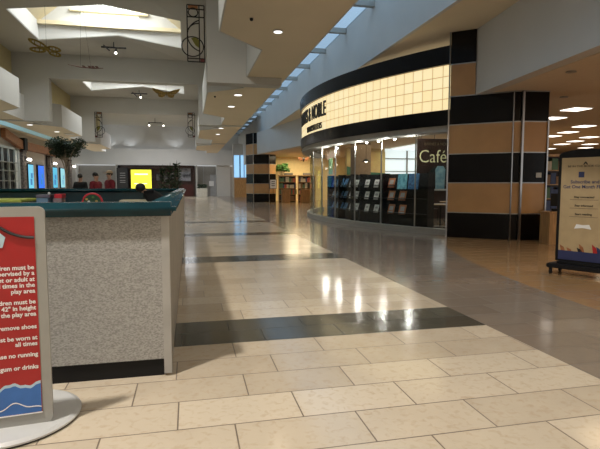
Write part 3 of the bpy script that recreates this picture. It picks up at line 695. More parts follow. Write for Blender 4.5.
tree('shop_tree', 'green indoor tree inside bookshop entrance beside the far pillar', 'tree', (7.4, 39.6, 0), 3.3, 0.72, 2.75, M_green2, 9, 2400, leaf=0.15)
def spiky(label, loc, h, seed, group):
    t = thing('potted_palm', label, 'plant', loc, 0, group); r = random.Random(seed)
    MB().lathe([(0.17, 0), (0.22, 0.4), (0.19, 0.4)], (0, 0, 0), 16).build('pot', M_pot, t)
    MB().tube([(0, 0, 0.38), (0, 0, h - 0.35)], 0.02, 6).build('stem', M_bark, t)
    mb = MB()
    for i in range(90):
        z = r.uniform(0.75, h - 0.25); L = 0.48 * (1 - 0.55 * (z / h) ** 2) * r.uniform(0.7, 1.1); a = r.uniform(0, 2 * PI); u = Vector((math.cos(a), math.sin(a), r.uniform(0.5, 1.3))).normalized()
        s = u.cross(Vector((0, 0, 1))).normalized() * 0.022; c = Vector((0, 0, z))
        mb.add([c - s, c + u * L * 0.6 - s * 1.2, c + u * L - Vector((0, 0, 0.08)), c + u * L * 0.6 + s * 1.2, c + s], [(0, 1, 2, 3, 4)])
    mb.add([(-0.03, 0, h - 0.35), (0.03, 0, h - 0.35), (0, 0, h)], [(0, 1, 2)]); mb.build('foliage', M_green, t)
for i, (x, h, lb) in enumerate(((-1.20, 2.35, 'leftmost of the three spiky potted palms before the dark far shopfront'), (-0.86, 2.45, 'middle one of the three spiky potted palms before the dark far shopfront'), (-0.55, 2.55, 'rightmost of the three spiky potted palms before the dark far shopfront'))):
    spiky(lb, (x, 24 + 0.25 * (i % 2), 0), h, i + 3, 'spiky potted palms')
t = thing('planter', 'square white planter with small dark shrub by the far grey shutter', 'planter', (1.35, 53.5, 0))
MB().box((-0.55, -0.4, 0), (0.55, 0.4, 0.95)).build('tub', mat('off_white_tub', (0.6, 0.58, 0.5), 0.6), t, bevel=0.03)
foliage(260, lambda r: (r.uniform(-0.45, 0.45), r.uniform(-0.35, 0.35), 0.95 + r.uniform(0, 0.42)), 0.22, M_green, 'foliage', t, 5)

# ---------------------------------------------------------------- far dark restaurant front
t = thing('restaurant_front', 'dark wooden far shopfront under the pale bulkhead with framed panels', 'shopfront', (-3.4, FY, 0))
MB().box((-4.15, 0.9, 0), (4.05, 1.1, 3.48)).build('back_wall', M_darkwood, t)
MB().box((-4.15, 0.0, 0), (-3.9, 0.9, 3.48)).box((3.85, 0.0, 0), (4.05, 0.9, 3.48)).box((-4.15, 0, 3.15), (4.05, 0.3, 3.48)).build('frame', M_darkwood, t)
MB().box((1.2, 0.1, 0), (4.0, 0.6, 1.35)).build('counter', mat('dark_red_counter', (0.07, 0.015, 0.012), 0.4), t)
MB().box((-4.0, 0.5, 0.0), (1.2, 0.8, 1.2)).build('counter', M_darkwood, t)
def framed(name, label, x, z0, z1, w_, m, cat, y=FY - 0.12, extra=None):
    q = thing(name, label, cat, (x, y, z0)); MB().box((-w_ / 2, 0, 0), (w_ / 2, 0.08, z1 - z0)).build('frame', M_blackm, q); 
    MB().box((-w_ / 2 + 0.06, -0.02, 0.06), (w_ / 2 - 0.06, 0.0, z1 - z0 - 0.06)).build('panel', m, q); return q
M_scr = mat('lit_yellow_screen', (0.8, 0.8, 0.1), 0.4, emit=(0.95, 0.86, 0.03), es=0.95)
q = framed('menu_screen', 'bright yellow lit screen standing before the far dark shopfront', -5.08, 0.85, 3.02, 2.25, M_scr, 'screen', FY - 0.7)
MB().box((-0.04, 0.02, -0.85), (0.04, 0.08, 0)).build('stand', M_blackm, q); MB().box((-0.5, -0.2, -0.85), (0.5, 0.3, -0.82)).build('stand_foot', M_blackm, q)
MB().box((-0.7, -0.03, 1.55), (0.7, -0.021, 1.7)).build('caption_bar', mat('lit_white_caption', (0.9, 0.9, 0.8), 0.4, emit=(0.95, 0.95, 0.75), es=0.9), q)
MB().box((-0.75, -0.03, 0.55), (0.6, -0.021, 0.64)).build('caption_bar', MATS['lit_white_caption'], q)
q = framed('menu_board', 'black menu board with pale writing left of the yellow screen', -7.1, 0.9, 3.2, 1.2, mat('charcoal_board', (0.02, 0.02, 0.02), 0.5), 'menu board', FY - 0.1)
for z in (1.7, 1.45, 1.2, 0.9, 0.7): MB().box((-0.28 + 0.1 * (z % 0.3), -0.03, z - 0.05), (0.3, -0.021, z + 0.03)).build('writing', mat('chalk_writing', (0.3, 0.3, 0.29), 0.6), q)
MB().box((0.0, 0, 0), (1.35, 0.05, 1.5)).move(Matrix.Translation((-1.15, FY + 0.84, 1.75))).build('mural_picture', mat('grey_photo_print', (0.33, 0.33, 0.35), 0.5, nscale=1.6, col2=(0.03, 0.03, 0.035)), label='large grey photograph above counter at right of far dark shopfront', cat='picture')
for i, (x, z) in enumerate(((-2.55, 1.6), (-1.9, 2.0), (-3.4, 1.75))):
    framed('framed_picture', ('dark framed picture behind palms, lowest of three', 'dark framed picture behind palms, nearest to the grey photograph', 'dark framed picture just right of the yellow screen')[i], x, z, z + 0.8, 0.5, mat('murky_print', (0.14, 0.13, 0.12), 0.5, nscale=3, col2=(0.02, 0.02, 0.02)), 'picture', FY + 0.75, None)
t = MB().box((2.3, FY + 1.5, 1.15), (2.85, FY + 1.6, 1.75)).build('paper_notice', M_paper, label='white paper notice on far grey shutter', cat='notice')

# ---------------------------------------------------------------- left shops
LX = -12.5
ws = MB(); ws.box((LX - 0.2, 30, 0), (LX - 0.02, 56.9, 5.22)); struct('wall_left', ws, mat('pale_shop_wall', (0.55, 0.49, 0.44), 0.8, noise=0.03))
for i, (y, lb) in enumerate(((41.2, 'rough stone pillar between display window and first blue screen'), (48.6, 'rough stone pillar between the second and third blue screens'), (56.2, 'rough stone pillar right of the last blue screen, near far wall'))):
    t = thing('stone_pillar', lb, 'pillar', (LX + 0.2, y, 0), 0, None)
    MB().box((-0.1, -0.42, 0), (0.16, 0.42, 3.8)).build('shaft', M_stone, t, bevel=0.03)
    MB().box((-0.1, -0.5, 0), (0.2, 0.5, 0.25)).build('plinth', M_stone, t)
    MB().box((-0.1, -0.46, 3.8), (0.2, 0.46, 3.94)).build('capital', M_darkwood, t)
t0 = thing('wall_lantern', 'twin lit wall lamp on the first stone pillar from the left', 'lamp', (LX + 0.36, 41.2, 3.3), 0)
MB().tube([(0, 0, 0.0), (0.2, 0, 0.1), (0.3, 0, 0.02)], 0.025, 6).box((-0.005, -0.1, -0.2), (0.03, 0.1, 0.2)).build('bracket', M_blackm, t0)
for s in (-1, 1): MB().ball((0.32, 0.24 * s, -0.05), 0.10, 6).tube([(0.25, 0, 0.05), (0.32, 0.28 * s, 0.05)], 0.012, 5).build('shade', M_lampw, t0, smooth=True)
for y, lb in ((48.6, 'twin lit wall lamp on the second stone pillar from the left'), (56.2, 'twin lit wall lamp on the stone pillar nearest the far wall')):
    place(copy_tree(t0), (LX + 0.36, y, 3.3), 0, lb)
cols = [((0.12, 0.42, 0.60), 'pale blue lit poster screen directly right of the first stone pillar'), ((0.02, 0.13, 0.68), 'deep blue lit poster screen, second from the left'),
        ((0.07, 0.36, 0.55), 'light blue lit poster screen just right of the second stone pillar'), ((0.22, 0.48, 0.55), 'palest lit poster screen, last one before the tree trunk')]
for i, ((y0, y1), (c, lb)) in enumerate(zip(((42.66, 44.1), (45.3, 47.1), (49.6, 51.5), (52.7, 54.4)), cols)):
    t = thing('poster_screen', lb, 'screen', (LX + 0.02, (y0 + y1) / 2, 0.98), 0); h = (y1 - y0) / 2
    MB().box((0, -h, 0), (0.1, h, 2.05)).build('frame', M_blackm, t)
    m = mat('lit_blue_screen_%d' % i, c, 0.3, emit=c, es=1.2)
    m2 = bpy.data.materials.get('lit_blue_screen_%d' % i)
    MB().box((0.1, -h + 0.09, 0.08), (0.12, h - 0.09, 1.97)).build('display', m, t)
    MB().box((0.12, -h * 0.35, 0.35), (0.125, h * 0.3, 0.85)).box((0.12, -h * 0.1, 0.9), (0.125, h * 0.5, 1.3)).build('picture', mat('screen_picture_%d' % i, (0.05, 0.15, 0.3), 0.3, emit=(0.03, 0.2, 0.45) if i != 3 else (0.2, 0.5, 0.6), es=0.8), t)
# display window on the far left
t = thing('display_window', 'white framed shop display window with dark shelving at far left', 'shop window', (LX, 38.2, 0))
MB().box((0.0, -2.6, 0), (0.04, 2.7, 4.0)).build('backing', mat('dark_display_interior', (0.05, 0.05, 0.05), 0.8, nscale=3, col2=(0.01, 0.01, 0.01)), t)
fr = MB()
for y, w_ in ((-2.6, 0.1), (-0.9, 0.1), (0.25, 0.12), (1.5, 0.5), (2.2, 0.4)): fr.box((0.04, y, 0), (0.16, y + w_, 4.0))
fr.box((0.04, -2.6, 3.9), (0.16, 2.7, 4.05)).build('frame', mat('white_frame_paint', (0.62, 0.64, 0.62), 0.5), t)
for z in (1.0, 1.6, 2.3, 2.9):
    MB().box((0.05, -2.4, z), (0.38, 1.4, z + 0.05)).build('shelf', M_alu, t)
for i in range(6):
    y = (-0.6 if i % 2 else 0.8); z = (1.05, 1.65, 2.35)[i // 2]
    MB().ball((LX + 0.24, 38.2 + y, z + 0.27), 0.24, 6, (0.25, 1.0, 1)).build('handbag', M_blackm, label=('black handbag on the %s display shelf, %s side' % (('low', 'middle', 'upper')[i // 2], 'left' if i % 2 else 'right')), cat='handbag', smooth=True)
# timber gable beams
t = thing('timber_gable', 'brown timber gable beams above the left shopfront', 'beam', (LX + 0.1, 41.2, 3.96))
def beam(a, b, h): 
    a = Vector(a); b = Vector(b); return MB().add([a, a + Vector((0.3, 0, 0)), b + Vector((0.3, 0, 0)), b, a + Vector((0, 0, h)), a + Vector((0.3, 0, h)), b + Vector((0.3, 0, h)), b + Vector((0, 0, h))],
        [(0, 1, 2, 3), (4, 7, 6, 5), (0, 4, 5, 1), (1, 5, 6, 2), (2, 6, 7, 3), (3, 7, 4, 0)])
beam((0, 0, 0.0), (0, -3.9, 0.62), 0.62).build('rafter', M_wood, t); beam((0, 0, 0.05), (0, 14, 0.05), 0.62).build('rafter', M_wood, t)
MB().box((-0.05, -0.35, 0.0), (0.42, 0.35, 0.9)).build('bracket', M_blackm, t)

# ---------------------------------------------------------------- beyond far pillar (right)
t = thing('side_shop', 'narrow far side shop with blue lit window above brown wood panel', 'shopfront', (5.4, 52, 0))
MB().box((-0.9, 0, 0), (1.0, 0.3, 5.6)).build('wall', M_grey, t)
MB().box((-0.75, -0.06, 0), (0.6, 0.0, 2.05)).build('wood_panel', M_oak, t)
q = MB().box((-0.75, -0.05, 2.1), (0.5, 0.0, 4.4)).build('lit_window', mat('blue_lit_glass', (0.3, 0.5, 0.7), 0.3, emit=(0.28, 0.55, 0.85), es=1.1), t)
MB().box((-0.2, -0.09, 2.1), (-0.08, -0.05, 4.4)).box((0.25, -0.09, 2.1), (0.32, -0.05, 4.4)).build('mullion', M_blackm, q)

# ---------------------------------------------------------------- iron art screens
def screen(loc, label, flip=1, s=1.0):
    t = thing('iron_screen', label, 'wall art', loc, 0, 'iron art screens hung at the portals'); f = flip
    W_, H_ = 0.47 * s, 1.72 * s; F = MB(); r = 0.018 * s
    def L(*p): F.tube([(f * x * s, 0, z * s) for x, z in p], r, 6)
    for x in (0.0, 0.33, 0.47): L((x, 0.0), (x, 1.72))
    for z in (0.0, 0.10, 1.36, 1.60, 1.72): L((0, z), (0.47, z))
    def C(cx, cz, rad, a0=0, a1=360): F.tube([(f * (cx + rad * math.cos(R(a0 + (a1 - a0) * i / 28))) * s, 0, (cz + rad * math.sin(R(a0 + (a1 - a0) * i / 28))) * s) for i in range(29)], r, 6)
    C(0.14, 0.46, 0.30); C(0.165, 1.50, 0.13); C(0.50, 0.80, 0.50, 110, 250); C(0.33, 0.85, 0.33, 90, 200)
    F.build('frame', M_blackm, t)
    g = MB(); pts = [(0.10, 0.72), (0.22, 0.74), (0.33, 0.66), (0.33, 0.42), (0.22, 0.50)]
    g.add([(f * x * s, y, z * s) for y in (-0.01, 0.01) for x, z in pts], [(0, 1, 2, 3, 4), (9, 8, 7, 6, 5)] + [(i, (i + 1) % 5, 5 + (i + 1) % 5, 5 + i) for i in range(5)])
    g.build('coloured_pane', mat('olive_glass', (0.16, 0.15, 0.02), 0.4), t, label='olive pane')
    MB().box((min(f * 0.03, f * 0.3) * s, -0.01, 1.62 * s), (max(f * 0.03, f * 0.3) * s, 0.01, 1.70 * s)).build('coloured_pane', mat('amber_glass', (0.3, 0.12, 0.04), 0.4), t, label='amber pane')
    MB().box((min(f * 0.35, f * 0.46) * s, -0.01, 0.01 * s), (max(f * 0.35, f * 0.46) * s, 0.01, 0.09 * s)).build('coloured_pane', mat('red_glass', (0.15, 0.02, 0.02), 0.4), t, label='red pane')
    return t
screen((0.03, 14.47, 4.84), 'black iron geometric art screen high at nearest portal, largest of the three').scale = (1, 1, 0.9)
screen((0.0, 38.475, 4.95), 'small far iron art screen at right corner of rear portal', 1, 1.05)
screen((-6.10, 38.475, 4.80), 'small far iron art screen at left corner of rear portal', -1, 1.05)

# ---------------------------------------------------------------- hanging insects
def wing(cx, cz, rx, rz_, ang, m=24):
    out = []
    for i in range(m):
        a = 2 * PI * i / m; x = rx * math.cos(a); z = rz_ * math.sin(a); out.append((cx + x * math.cos(ang) - z * math.sin(ang), cz + x * math.sin(ang) + z * math.cos(ang)))
    return out
def ringplate(o, i, y0, y1):
    n = len(o); vs = [(p[0], y0, p[1]) for p in o] + [(p[0], y0, p[1]) for p in i] + [(p[0], y1, p[1]) for p in o] + [(p[0], y1, p[1]) for p in i]; fs = []
    for k in range(n):
        j = (k + 1) % n; fs += [(k, j, n + j, n + k), (2 * n + k, 3 * n + k, 3 * n + j, 2 * n + j), (k, 2 * n + k, 2 * n + j, j), (n + k, n + j, 3 * n + j, 3 * n + k)]
    return MB().add(vs, fs)
t = thing('hanging_butterfly', 'olive gold winged ornament hanging at upper left below skylight', 'hanging ornament', (-5.0, 20, 6.3))
for cx, cz, rx, rz_, a in ((-0.28, 0.20, 0.36, 0.11, -25), (-0.30, -0.02, 0.28, 0.10, -5), (0.26, 0.04, 0.24, 0.10, -12), (0.28, -0.14, 0.22, 0.09, -12)):
    ringplate(wing(cx, cz, rx, rz_, R(a)), wing(cx, cz, rx * 0.62, rz_ * 0.45, R(a)), -0.012, 0.012).build('wing', M_gold, t)
    for dx in (-0.12, 0.06): 
        MB().box((cx + dx * rx * 3, -0.012, cz - rz_ * 0.6 - dx * 0.6 * rx), (cx + dx * rx * 3 + 0.03, 0.012, cz + rz_ * 0.6 - dx * 0.6 * rx)).build('vein', M_gold, t)
MB().tube([(-0.15, 0, 0.10), (0.05, 0, -0.02), (0.12, 0, -0.12)], [0.03, 0.045, 0.03], 8).build('body', M_gold, t)
MB().tube([(0, 0, 0), (0, 0, 1.68)], 0.004, 4).build('cord', M_blackm, t)
t = thing('hanging_butterfly', 'bright yellow butterfly hanging in the middle portal opening', 'hanging ornament', (-1.2, 30, 6.68))
for s in (-1, 1):
    plate([(0.02 * s, 0.02), (0.25 * s, 0.10), (0.5 * s, 0.20), (0.8 * s, 0.27), (0.72 * s, 0.10), (0.55 * s, -0.04), (0.3 * s, -0.10), (0.05 * s, -0.04)], -0.01, 0.01).build('wing', M_gold2, t)
    plate([(0.03 * s, -0.03), (0.3 * s, -0.11), (0.48 * s, -0.08), (0.42 * s, -0.24), (0.25 * s, -0.28), (0.08 * s, -0.2)], -0.01, 0.01).build('wing', M_gold2, t)
    MB().tube([(0.02 * s, -0.02, 0.03), (0.35 * s, -0.02, 0.08), (0.74 * s, -0.02, 0.23)], 0.012, 5).tube([(0.05 * s, -0.02, -0.06), (0.3 * s, -0.02, -0.05), (0.55 * s, -0.02, -0.04)], 0.012, 5).build('vein', M_gold, t)
MB().tube([(0, 0, 0.1), (0, 0, -0.05), (0, 0, -0.22)], [0.02, 0.04, 0.015], 8).build('body', M_gold, t); MB().tube([(0, 0, 0.1), (0, 0, 1.2)], 0.004, 4).build('cord', M_blackm, t)
t = thing('hanging_dragonfly', 'thin reddish dragonfly ornament hanging edge on above middle portal', 'hanging ornament', (-4.05, 22, 6.2))
MB().tube([(-0.68, 0, 0.05), (-0.2, 0, -0.03), (0.3, 0, -0.05), (0.68, 0, -0.03)], [0.008, 0.02, 0.025, 0.012], 6).build('body', mat('russet_gauze', (0.13, 0.04, 0.03), 0.6), t)
for x in (-0.1, 0.12, 0.25, 0.4): MB().add([(x, -0.3, -0.02), (x + 0.1, -0.3, -0.02), (x + 0.12, 0, -0.03), (x, 0, -0.03), (x + 0.1, 0.3, 0.02), (x, 0.3, 0.02)], [(0, 1, 2, 3), (3, 2, 4, 5)]).build('wing', MATS['russet_gauze'], t)
MB().tube([(-0.2, 0, -0.03), (-0.1, 0, 2.9)], 0.004, 4).tube([(0.2, 0, -0.03), (-0.1, 0, 2.9)], 0.004, 4).build('cord', M_blackm, t)

# ---------------------------------------------------------------- track spotlights
def track(loc, label, s=1.0, n=1, hang=0.7, power=25):
    t = thing('track_spotlight', label, 'spotlight', loc)
    MB().box((-0.55 * s, -0.04, -0.02), (0.55 * s, 0.04, 0.04)).box((-0.02, -0.02, 0.04), (0.02, 0.02, hang)).build('track', M_blackm, t)
    if n == 1: MB().tube([(-0.45, 0, 0.1), (-0.1, -0.7, -0.30)], 0.03, 6).build('arm', M_blackm, t)
    for k in range(n):
        x = 0.1 * s + (k - (n - 1) / 2) * 1.1 * s
        MB().tube([(x, 0.0, -0.02), (x, -0.08, -0.16)], 0.02, 6).tube([(x, -0.02, -0.10), (x, -0.14, -0.24)], [0.05 * s, 0.09 * s], 12).build('lamp_head', M_blackm, t)
        MB().ball((x, -0.16, -0.27), 0.055 * s, 6).build('bulb', M_lampw, t, smooth=True)
    return t
track((-3.3, 24.75, 7.72), 'black track with single lit spotlight below the nearest skylight well', 1.0, 1, 0.26)
track((-3.3, 36.7, 7.72), 'black track with lit spotlight seen through the middle portal', 1.0, 1, 0.26)
track((-3.1, 50, 7.3), 'black track with two lit spotlights beyond the rear portal', 1.2, 2, 0.44)

# recessed downlights
def disc(label, loc, r, group, m=M_lampd, cat='ceiling light', power=0):
    t = thing('downlight', label, cat, loc, 0, group)
    MB().lathe([(r * 1.0, -0.012), (r * 1.15, -0.012), (r * 1.15, 0.01), (r * 1.0, 0.01)], (0, 0, 0), 24).build('rim', M_frost, t)
    MB().lathe([(r, -0.018), (r, 0.008)], (0, 0, 0), 24).build('lens', m, t)
    if power: light('downlight_lamp', 'SPOT', (0, 0, -0.05), power * 0.6, WARM, 0.16, parent=t, spot=R(130))
    return t
GD = 'round downlights in the tan soffits'
for x, y, lb, p in ((1.82, 10.1, 'round lit downlight in the nearest tan soffit', 110), (1.86, 7.2, 'round downlight in tan soffit at the top edge of view', 110),
                    (1.7, 20.0, 'round downlight in second soffit bay, farther of two', 60), (1.72, 17.4, 'round downlight in second soffit bay, nearer of two', 60),
                    (1.79, 27.83, 'round downlight in third soffit bay, nearer of two', 50), (1.81, 31.2, 'round downlight in third soffit bay, farther of two', 50),
                    (-8.05, 28.4, 'round downlight in left soffit above the timber beam', 30), (-7.57, 31.8, 'round downlight in left soffit above the tree', 30)):
    disc(lb, (x, y, SZ - 0.008), 0.085 if y < 15 else 0.13, GD, power=p)
MB().lathe([(0.035, 0), (0.03, -0.04), (0.01, -0.05)], (1.2, 9.45, SZ), 12).build('sprinkler', M_blackm, label='small dark sprinkler head left of the nearest downlight', cat='sprinkler')
MB().lathe([(0.035, 0), (0.03, -0.04), (0.01, -0.05)], (0.95, 17.9, SZ), 12).build('sprinkler', M_blackm, label='small dark sprinkler head in second soffit bay', cat='sprinkler')
MB().box((-7.45, 32.9, SZ - 0.03), (-6.95, 33.7, SZ)).build('ceiling_vent', M_frost, label='white square vent in left soffit above the tree', cat='vent')
# shop ceiling panels
GP = 'lit square panels in the bookshop ceiling'
spots = [(11.5, 12.9), (12.29, 14.8), (15.16, 16.55), (16.22, 18.59), (16.83, 20.29), (18.93, 20.32), (19.97, 22.36), (20.74, 24.18), (22.29, 23.83), (14.3, 14.2), (24.2, 26.2), (22.6, 27.5), (17.5, 16.9)]
pos_words = [f'{a} row of bookshop ceiling, {b}' for a, b in (('first', 'nearest the pillar'), ('second', 'beside the pillar'), ('third', 'above the advertising stand'), ('fourth', 'left end'), ('fifth', 'left end'), ('fifth', 'right end'), ('sixth', 'right end'), ('seventh', 'left end'), ('seventh', 'right end'), ('second', 'at the right edge of view'), ('ninth', 'right end'), ('ninth', 'left end'), ('third', 'at the right edge of view'))]
first = None
for i, (x, y) in enumerate(spots):
    if first is None:
        first = thing('ceiling_panel_light', '', 'ceiling light', (x, y, 3.66), 0, GP)
        MB().box((-0.34, -0.34, 0), (0.34, 0.34, 0.02)).build('frame', M_frost, first); MB().box((-0.30, -0.30, -0.015), (0.30, 0.30, 0)).build('diffuser', M_lampc, first)
        o = first
    else: o = copy_tree(first)
    place(o, (x, y, 3.66), 0, 'lit panel light, ' + pos_words[i])
MB().box((0, 0, 0), (1.2, 0.6, 0.03)).move(Matrix.Translation((7.9, 7.4, 3.62))).build('ceiling_vent', M_alu, label='grey air vent in entrance ceiling at upper right', cat='vent')
for i, (x, y) in enumerate(((7.6, 8.7), (9.6, 11.2))):
    MB().lathe([(0.1, 0), (0.1, 0.02), (0.02, 0.03)], (x, y, 3.655), 16).build('speaker_grille', M_alu, label=('round grille in entrance ceiling near the bulkhead edge', 'round grille in entrance ceiling beside striped pillar top')[i], cat='ceiling grille')
MB().box((8.68, 10.66, 2.25), (8.76, 10.74, 2.48)).build('exit_light', mat('red_box', (0.4, 0.02, 0.02), 0.5), label='small red alarm box on right side of near striped pillar', cat='alarm')

# ---------------------------------------------------------------- bookshop interior, entrance side
def books(row_x0, row_x1, z, y, parent_loc, hmax, seed, rot, where, group, cols=((0.5, 0.1, 0.06), (0.06, 0.09, 0.2), (0.55, 0.5, 0.4), (0.05, 0.05, 0.05), (0.25, 0.15, 0.08), (0.1, 0.2, 0.12)), n=None):
    r = random.Random(seed); x = row_x0; Mx = Matrix.Translation(parent_loc) @ Matrix.Rotation(rot, 4, 'Z'); i = 0
    while x < row_x1 - 0.06:
        w_ = r.uniform(0.09, 0.2); h = hmax * r.uniform(0.6, 0.95); k = r.randrange(len(cols)); c = cols[k]
        o = MB().box((0, 0, 0), (w_ * 0.92, 0.2, h)).build('book', mat('book_cloth_%d' % k, c, 0.6), label='book or stack %s' % where, cat='book', group=group)
        o.matrix_world = Mx @ Matrix.Translation((x, y, z)); x += w_; i += 1
def bookcase(label, loc, rot, w_, h, nsh, seed, where, group, crownp=True):
    t = thing('bookcase', label, 'bookcase', loc, rot)
    MB().box((-w_ / 2, 0, 0), (-w_ / 2 + 0.05, 0.35, h)).build('side_panel', M_oak, t); MB().box((w_ / 2 - 0.05, 0, 0), (w_ / 2, 0.35, h)).build('side_panel', M_oak, t)
    MB().box((-w_ / 2, 0.32, 0), (w_ / 2, 0.35, h)).build('back_panel', M_darkwood, t); MB().box((-w_ / 2 - 0.03, -0.03, h), (w_ / 2 + 0.03, 0.38, h + 0.08)).build('top', M_oak, t)
    zs = [0.12 + i * (h - 0.12) / nsh for i in range(nsh)]
    for z in zs: MB().box((-w_ / 2 + 0.05, 0, z), (w_ / 2 - 0.05, 0.32, z + 0.03)).build('shelf', M_oak, t)
    for i, z in enumerate(zs): books(-w_ / 2 + 0.06, w_ / 2 - 0.05, z + 0.03, 0.06, loc, (h - 0.12) / nsh - 0.05, seed + i, rot, where, group)
    return t
bookcase('tall oak bookcase in far entrance, left of the pair', (7.35, 37.0, 0), R(-8), 1.35, 2.0, 4, 11, 'in the left oak bookcase at far entrance', 'books in the left oak bookcase')
bookcase('tall oak bookcase in far entrance, right of the pair', (8.8, 36.6, 0), R(-8), 1.35, 2.0, 4, 31, 'in the right oak bookcase at far entrance', 'books in the right oak bookcase')
t = MB().box((6.75, 35.9, 0), (7.35, 36.3, 0.95)).box((6.7, 35.85, 0.95), (7.4, 36.35, 1.0)).build('display_counter', M_oak, label='low oak counter before left oak bookcase', cat='counter')
t = MB().box((8.1, 35.3, 0), (8.75, 35.7, 0.95)).box((8.05, 35.25, 0.95), (8.8, 35.75, 1.0)).build('display_counter', M_oak, label='low oak counter before right oak bookcase', cat='counter')
for i, x in enumerate((7.2, 8.7)):
    MB().box((x - 0.1, 37.05, 2.08), (x + 0.6, 37.11, 2.25)).build('category_sign', mat('grey_sign_plate', (0.2, 0.19, 0.17), 0.5), label=('small grey sign above the left oak bookcase', 'small grey sign above the right oak bookcase')[i], cat='sign')
t = thing('hanging_ornament', 'dark winged ornament hanging before yellow wall at far entrance', 'hanging ornament', (8.4, 36.0, 3.25))
for s in (-1, 1): plate([(0, 0), (0.35 * s, 0.2), (0.42 * s, 0.02), (0.2 * s, -0.15)], -0.012, 0.012).build('wing', M_wood, t)
MB().ball((0, 0, -0.03), 0.1, 6, (0.8, 0.8, 1.6)).build('body', M_darkwood, t); MB().tube([(0, 0, 0.1), (0, 0, 0.42)], 0.005, 4).build('cord', M_blackm, t)
t = thing('notice_stand', 'small white notice on a slim black stand by the far pillar', 'sign', (6.15, 36.4, 0))
MB().lathe([(0.16, 0), (0.16, 0.02), (0.02, 0.03)], (0, 0, 0), 16).build('base', M_blackm, t); MB().tube([(0, 0, 0.02), (0, 0, 1.1)], 0.015, 6).build('pole', M_blackm, t)
MB().box((-0.26, -0.02, 1.05), (0.26, 0.01, 1.75)).build('frame', M_blackm, t); MB().box((-0.23, -0.03, 1.08), (0.23, -0.02, 1.72)).build('notice', M_paper, t)
for z in (1.55, 1.4, 1.25): MB().box((-0.13, -0.034, z), (0.13, -0.03, z + 0.05)).build('writing', M_ink, t)
# near entrance: counter and shelf seen between pillar and stand
t = thing('oak_counter', 'low oak fronted counter just right of the near striped pillar', 'counter', (8.12, 9.75, 0), R(-12))
MB().box((0, 0, 0), (1.6, 0.45, 0.72)).build('body', M_oak, t); MB().box((-0.03, -0.03, 0.72), (1.63, 0.48, 0.76)).build('top', M_oak, t, bevel=0.01)
t = bookcase('open oak bookcase behind the counter at near entrance', (10.9, 12.4, 0), R(-10), 2.0, 2.2, 5, 51, 'in the oak bookcase behind near counter', 'books in the bookcase behind near counter')
bookcase('oak bookcase further inside the shop behind advertising stand', (14.5, 17.5, 0), R(-20), 3.0, 2.3, 4, 71, 'in the bookcase behind advertising stand', 'books in the bookcase behind the stand')
t = thing('till', 'black till screen on the oak counter', 'till', (8.45, 9.88, 0.76), R(-30)); MB().box((-0.14, 0, 0.03), (0.14, 0.12, 0.06)).box((-0.16, 0.04, 0.12), (0.16, 0.08, 0.42)).box((-0.02, 0.05, 0.05), (0.02, 0.07, 0.14)).build('screen', M_blackm, t); MB().box((-0.12, -0.02, 0), (0.12, 0.14, 0.03)).build('base', M_blackm, t)

# ---------------------------------------------------------------- inside the curved window
def dpt(a, r, z=0): return (CX - r * math.cos(R(a)), CY + r * math.sin(R(a)), z)
rack = thing('magazine_rack', 'long curved black display rack behind the curved shop window', 'display rack', dpt(-12, 12.0))
bpy.context.view_layer.update()
def rc(o): o.parent = rack; o.matrix_parent_inverse = rack.matrix_world.inverted(); return o
rc(MB().arc(CX, CY, 11.72, 11.78, -27.6, 1.4, 0.0, 1.72, 30).build('back_panel', M_blackm))
for z in (0.52, 0.98, 1.42 - 0.02): rc(MB().arc(CX, CY, 11.78, 12.05, -27.6, 1.4, z - 0.05, z - 0.025, 30).build('shelf', M_blackm))
rc(MB().arc(CX, CY, 11.78, 12.1, -27.6, 1.4, 0.0, 0.10, 30).build('plinth', M_blackm))
for a in (-27.6, -19.0, -13, -10, -5, 1.4): rc(MB().arc(CX, CY, 11.76, 12.06, a - 0.08, a + 0.08, 0.0, 1.74, 1).build('upright', M_blackm))
def mag(a, z, w_, h, m, label, group, inner=None, tilt=16):
    o = MB().box((-w_ / 2, 0, 0), (w_ / 2, 0.012, h)).build('magazine', m, label=label, cat='magazine', group=group)
    o.matrix_world = Matrix.Translation(dpt(a, 12.0, z)) @ Matrix.Rotation(R(-90) - R(a), 4, 'Z') @ Matrix.Rotation(R(-tilt), 4, 'X')
    if inner: 
        b = MB()
        for q in inner: b.box((q[0] * w_, -0.003, q[1] * h), (q[2] * w_, -0.0005, q[3] * h))
        c = b.build('cover_print', inner_m[m.name], o)
    return o
M_wcov = mat('white_cover', (0.88, 0.87, 0.86), 0.4); M_ocov = mat('orange_cover', (0.62, 0.22, 0.09), 0.4); M_bcov = mat('blue_cover', (0.09, 0.26, 0.50), 0.35, nscale=20, col2=(0.03, 0.08, 0.20)); M_tcov = mat('aqua_cover', (0.25, 0.62, 0.72), 0.35, nscale=9, col2=(0.08, 0.30, 0.45))
inner_m = {'white_cover': mat('grey_cover_print', (0.48, 0.48, 0.5), 0.4), 'orange_cover': mat('pale_cover_print', (0.5, 0.5, 0.5), 0.4)}
rn = ('top', 'middle', 'bottom')
zr = (1.28, 0.86, 0.42); zr = (1.27, 0.87, 0.44)
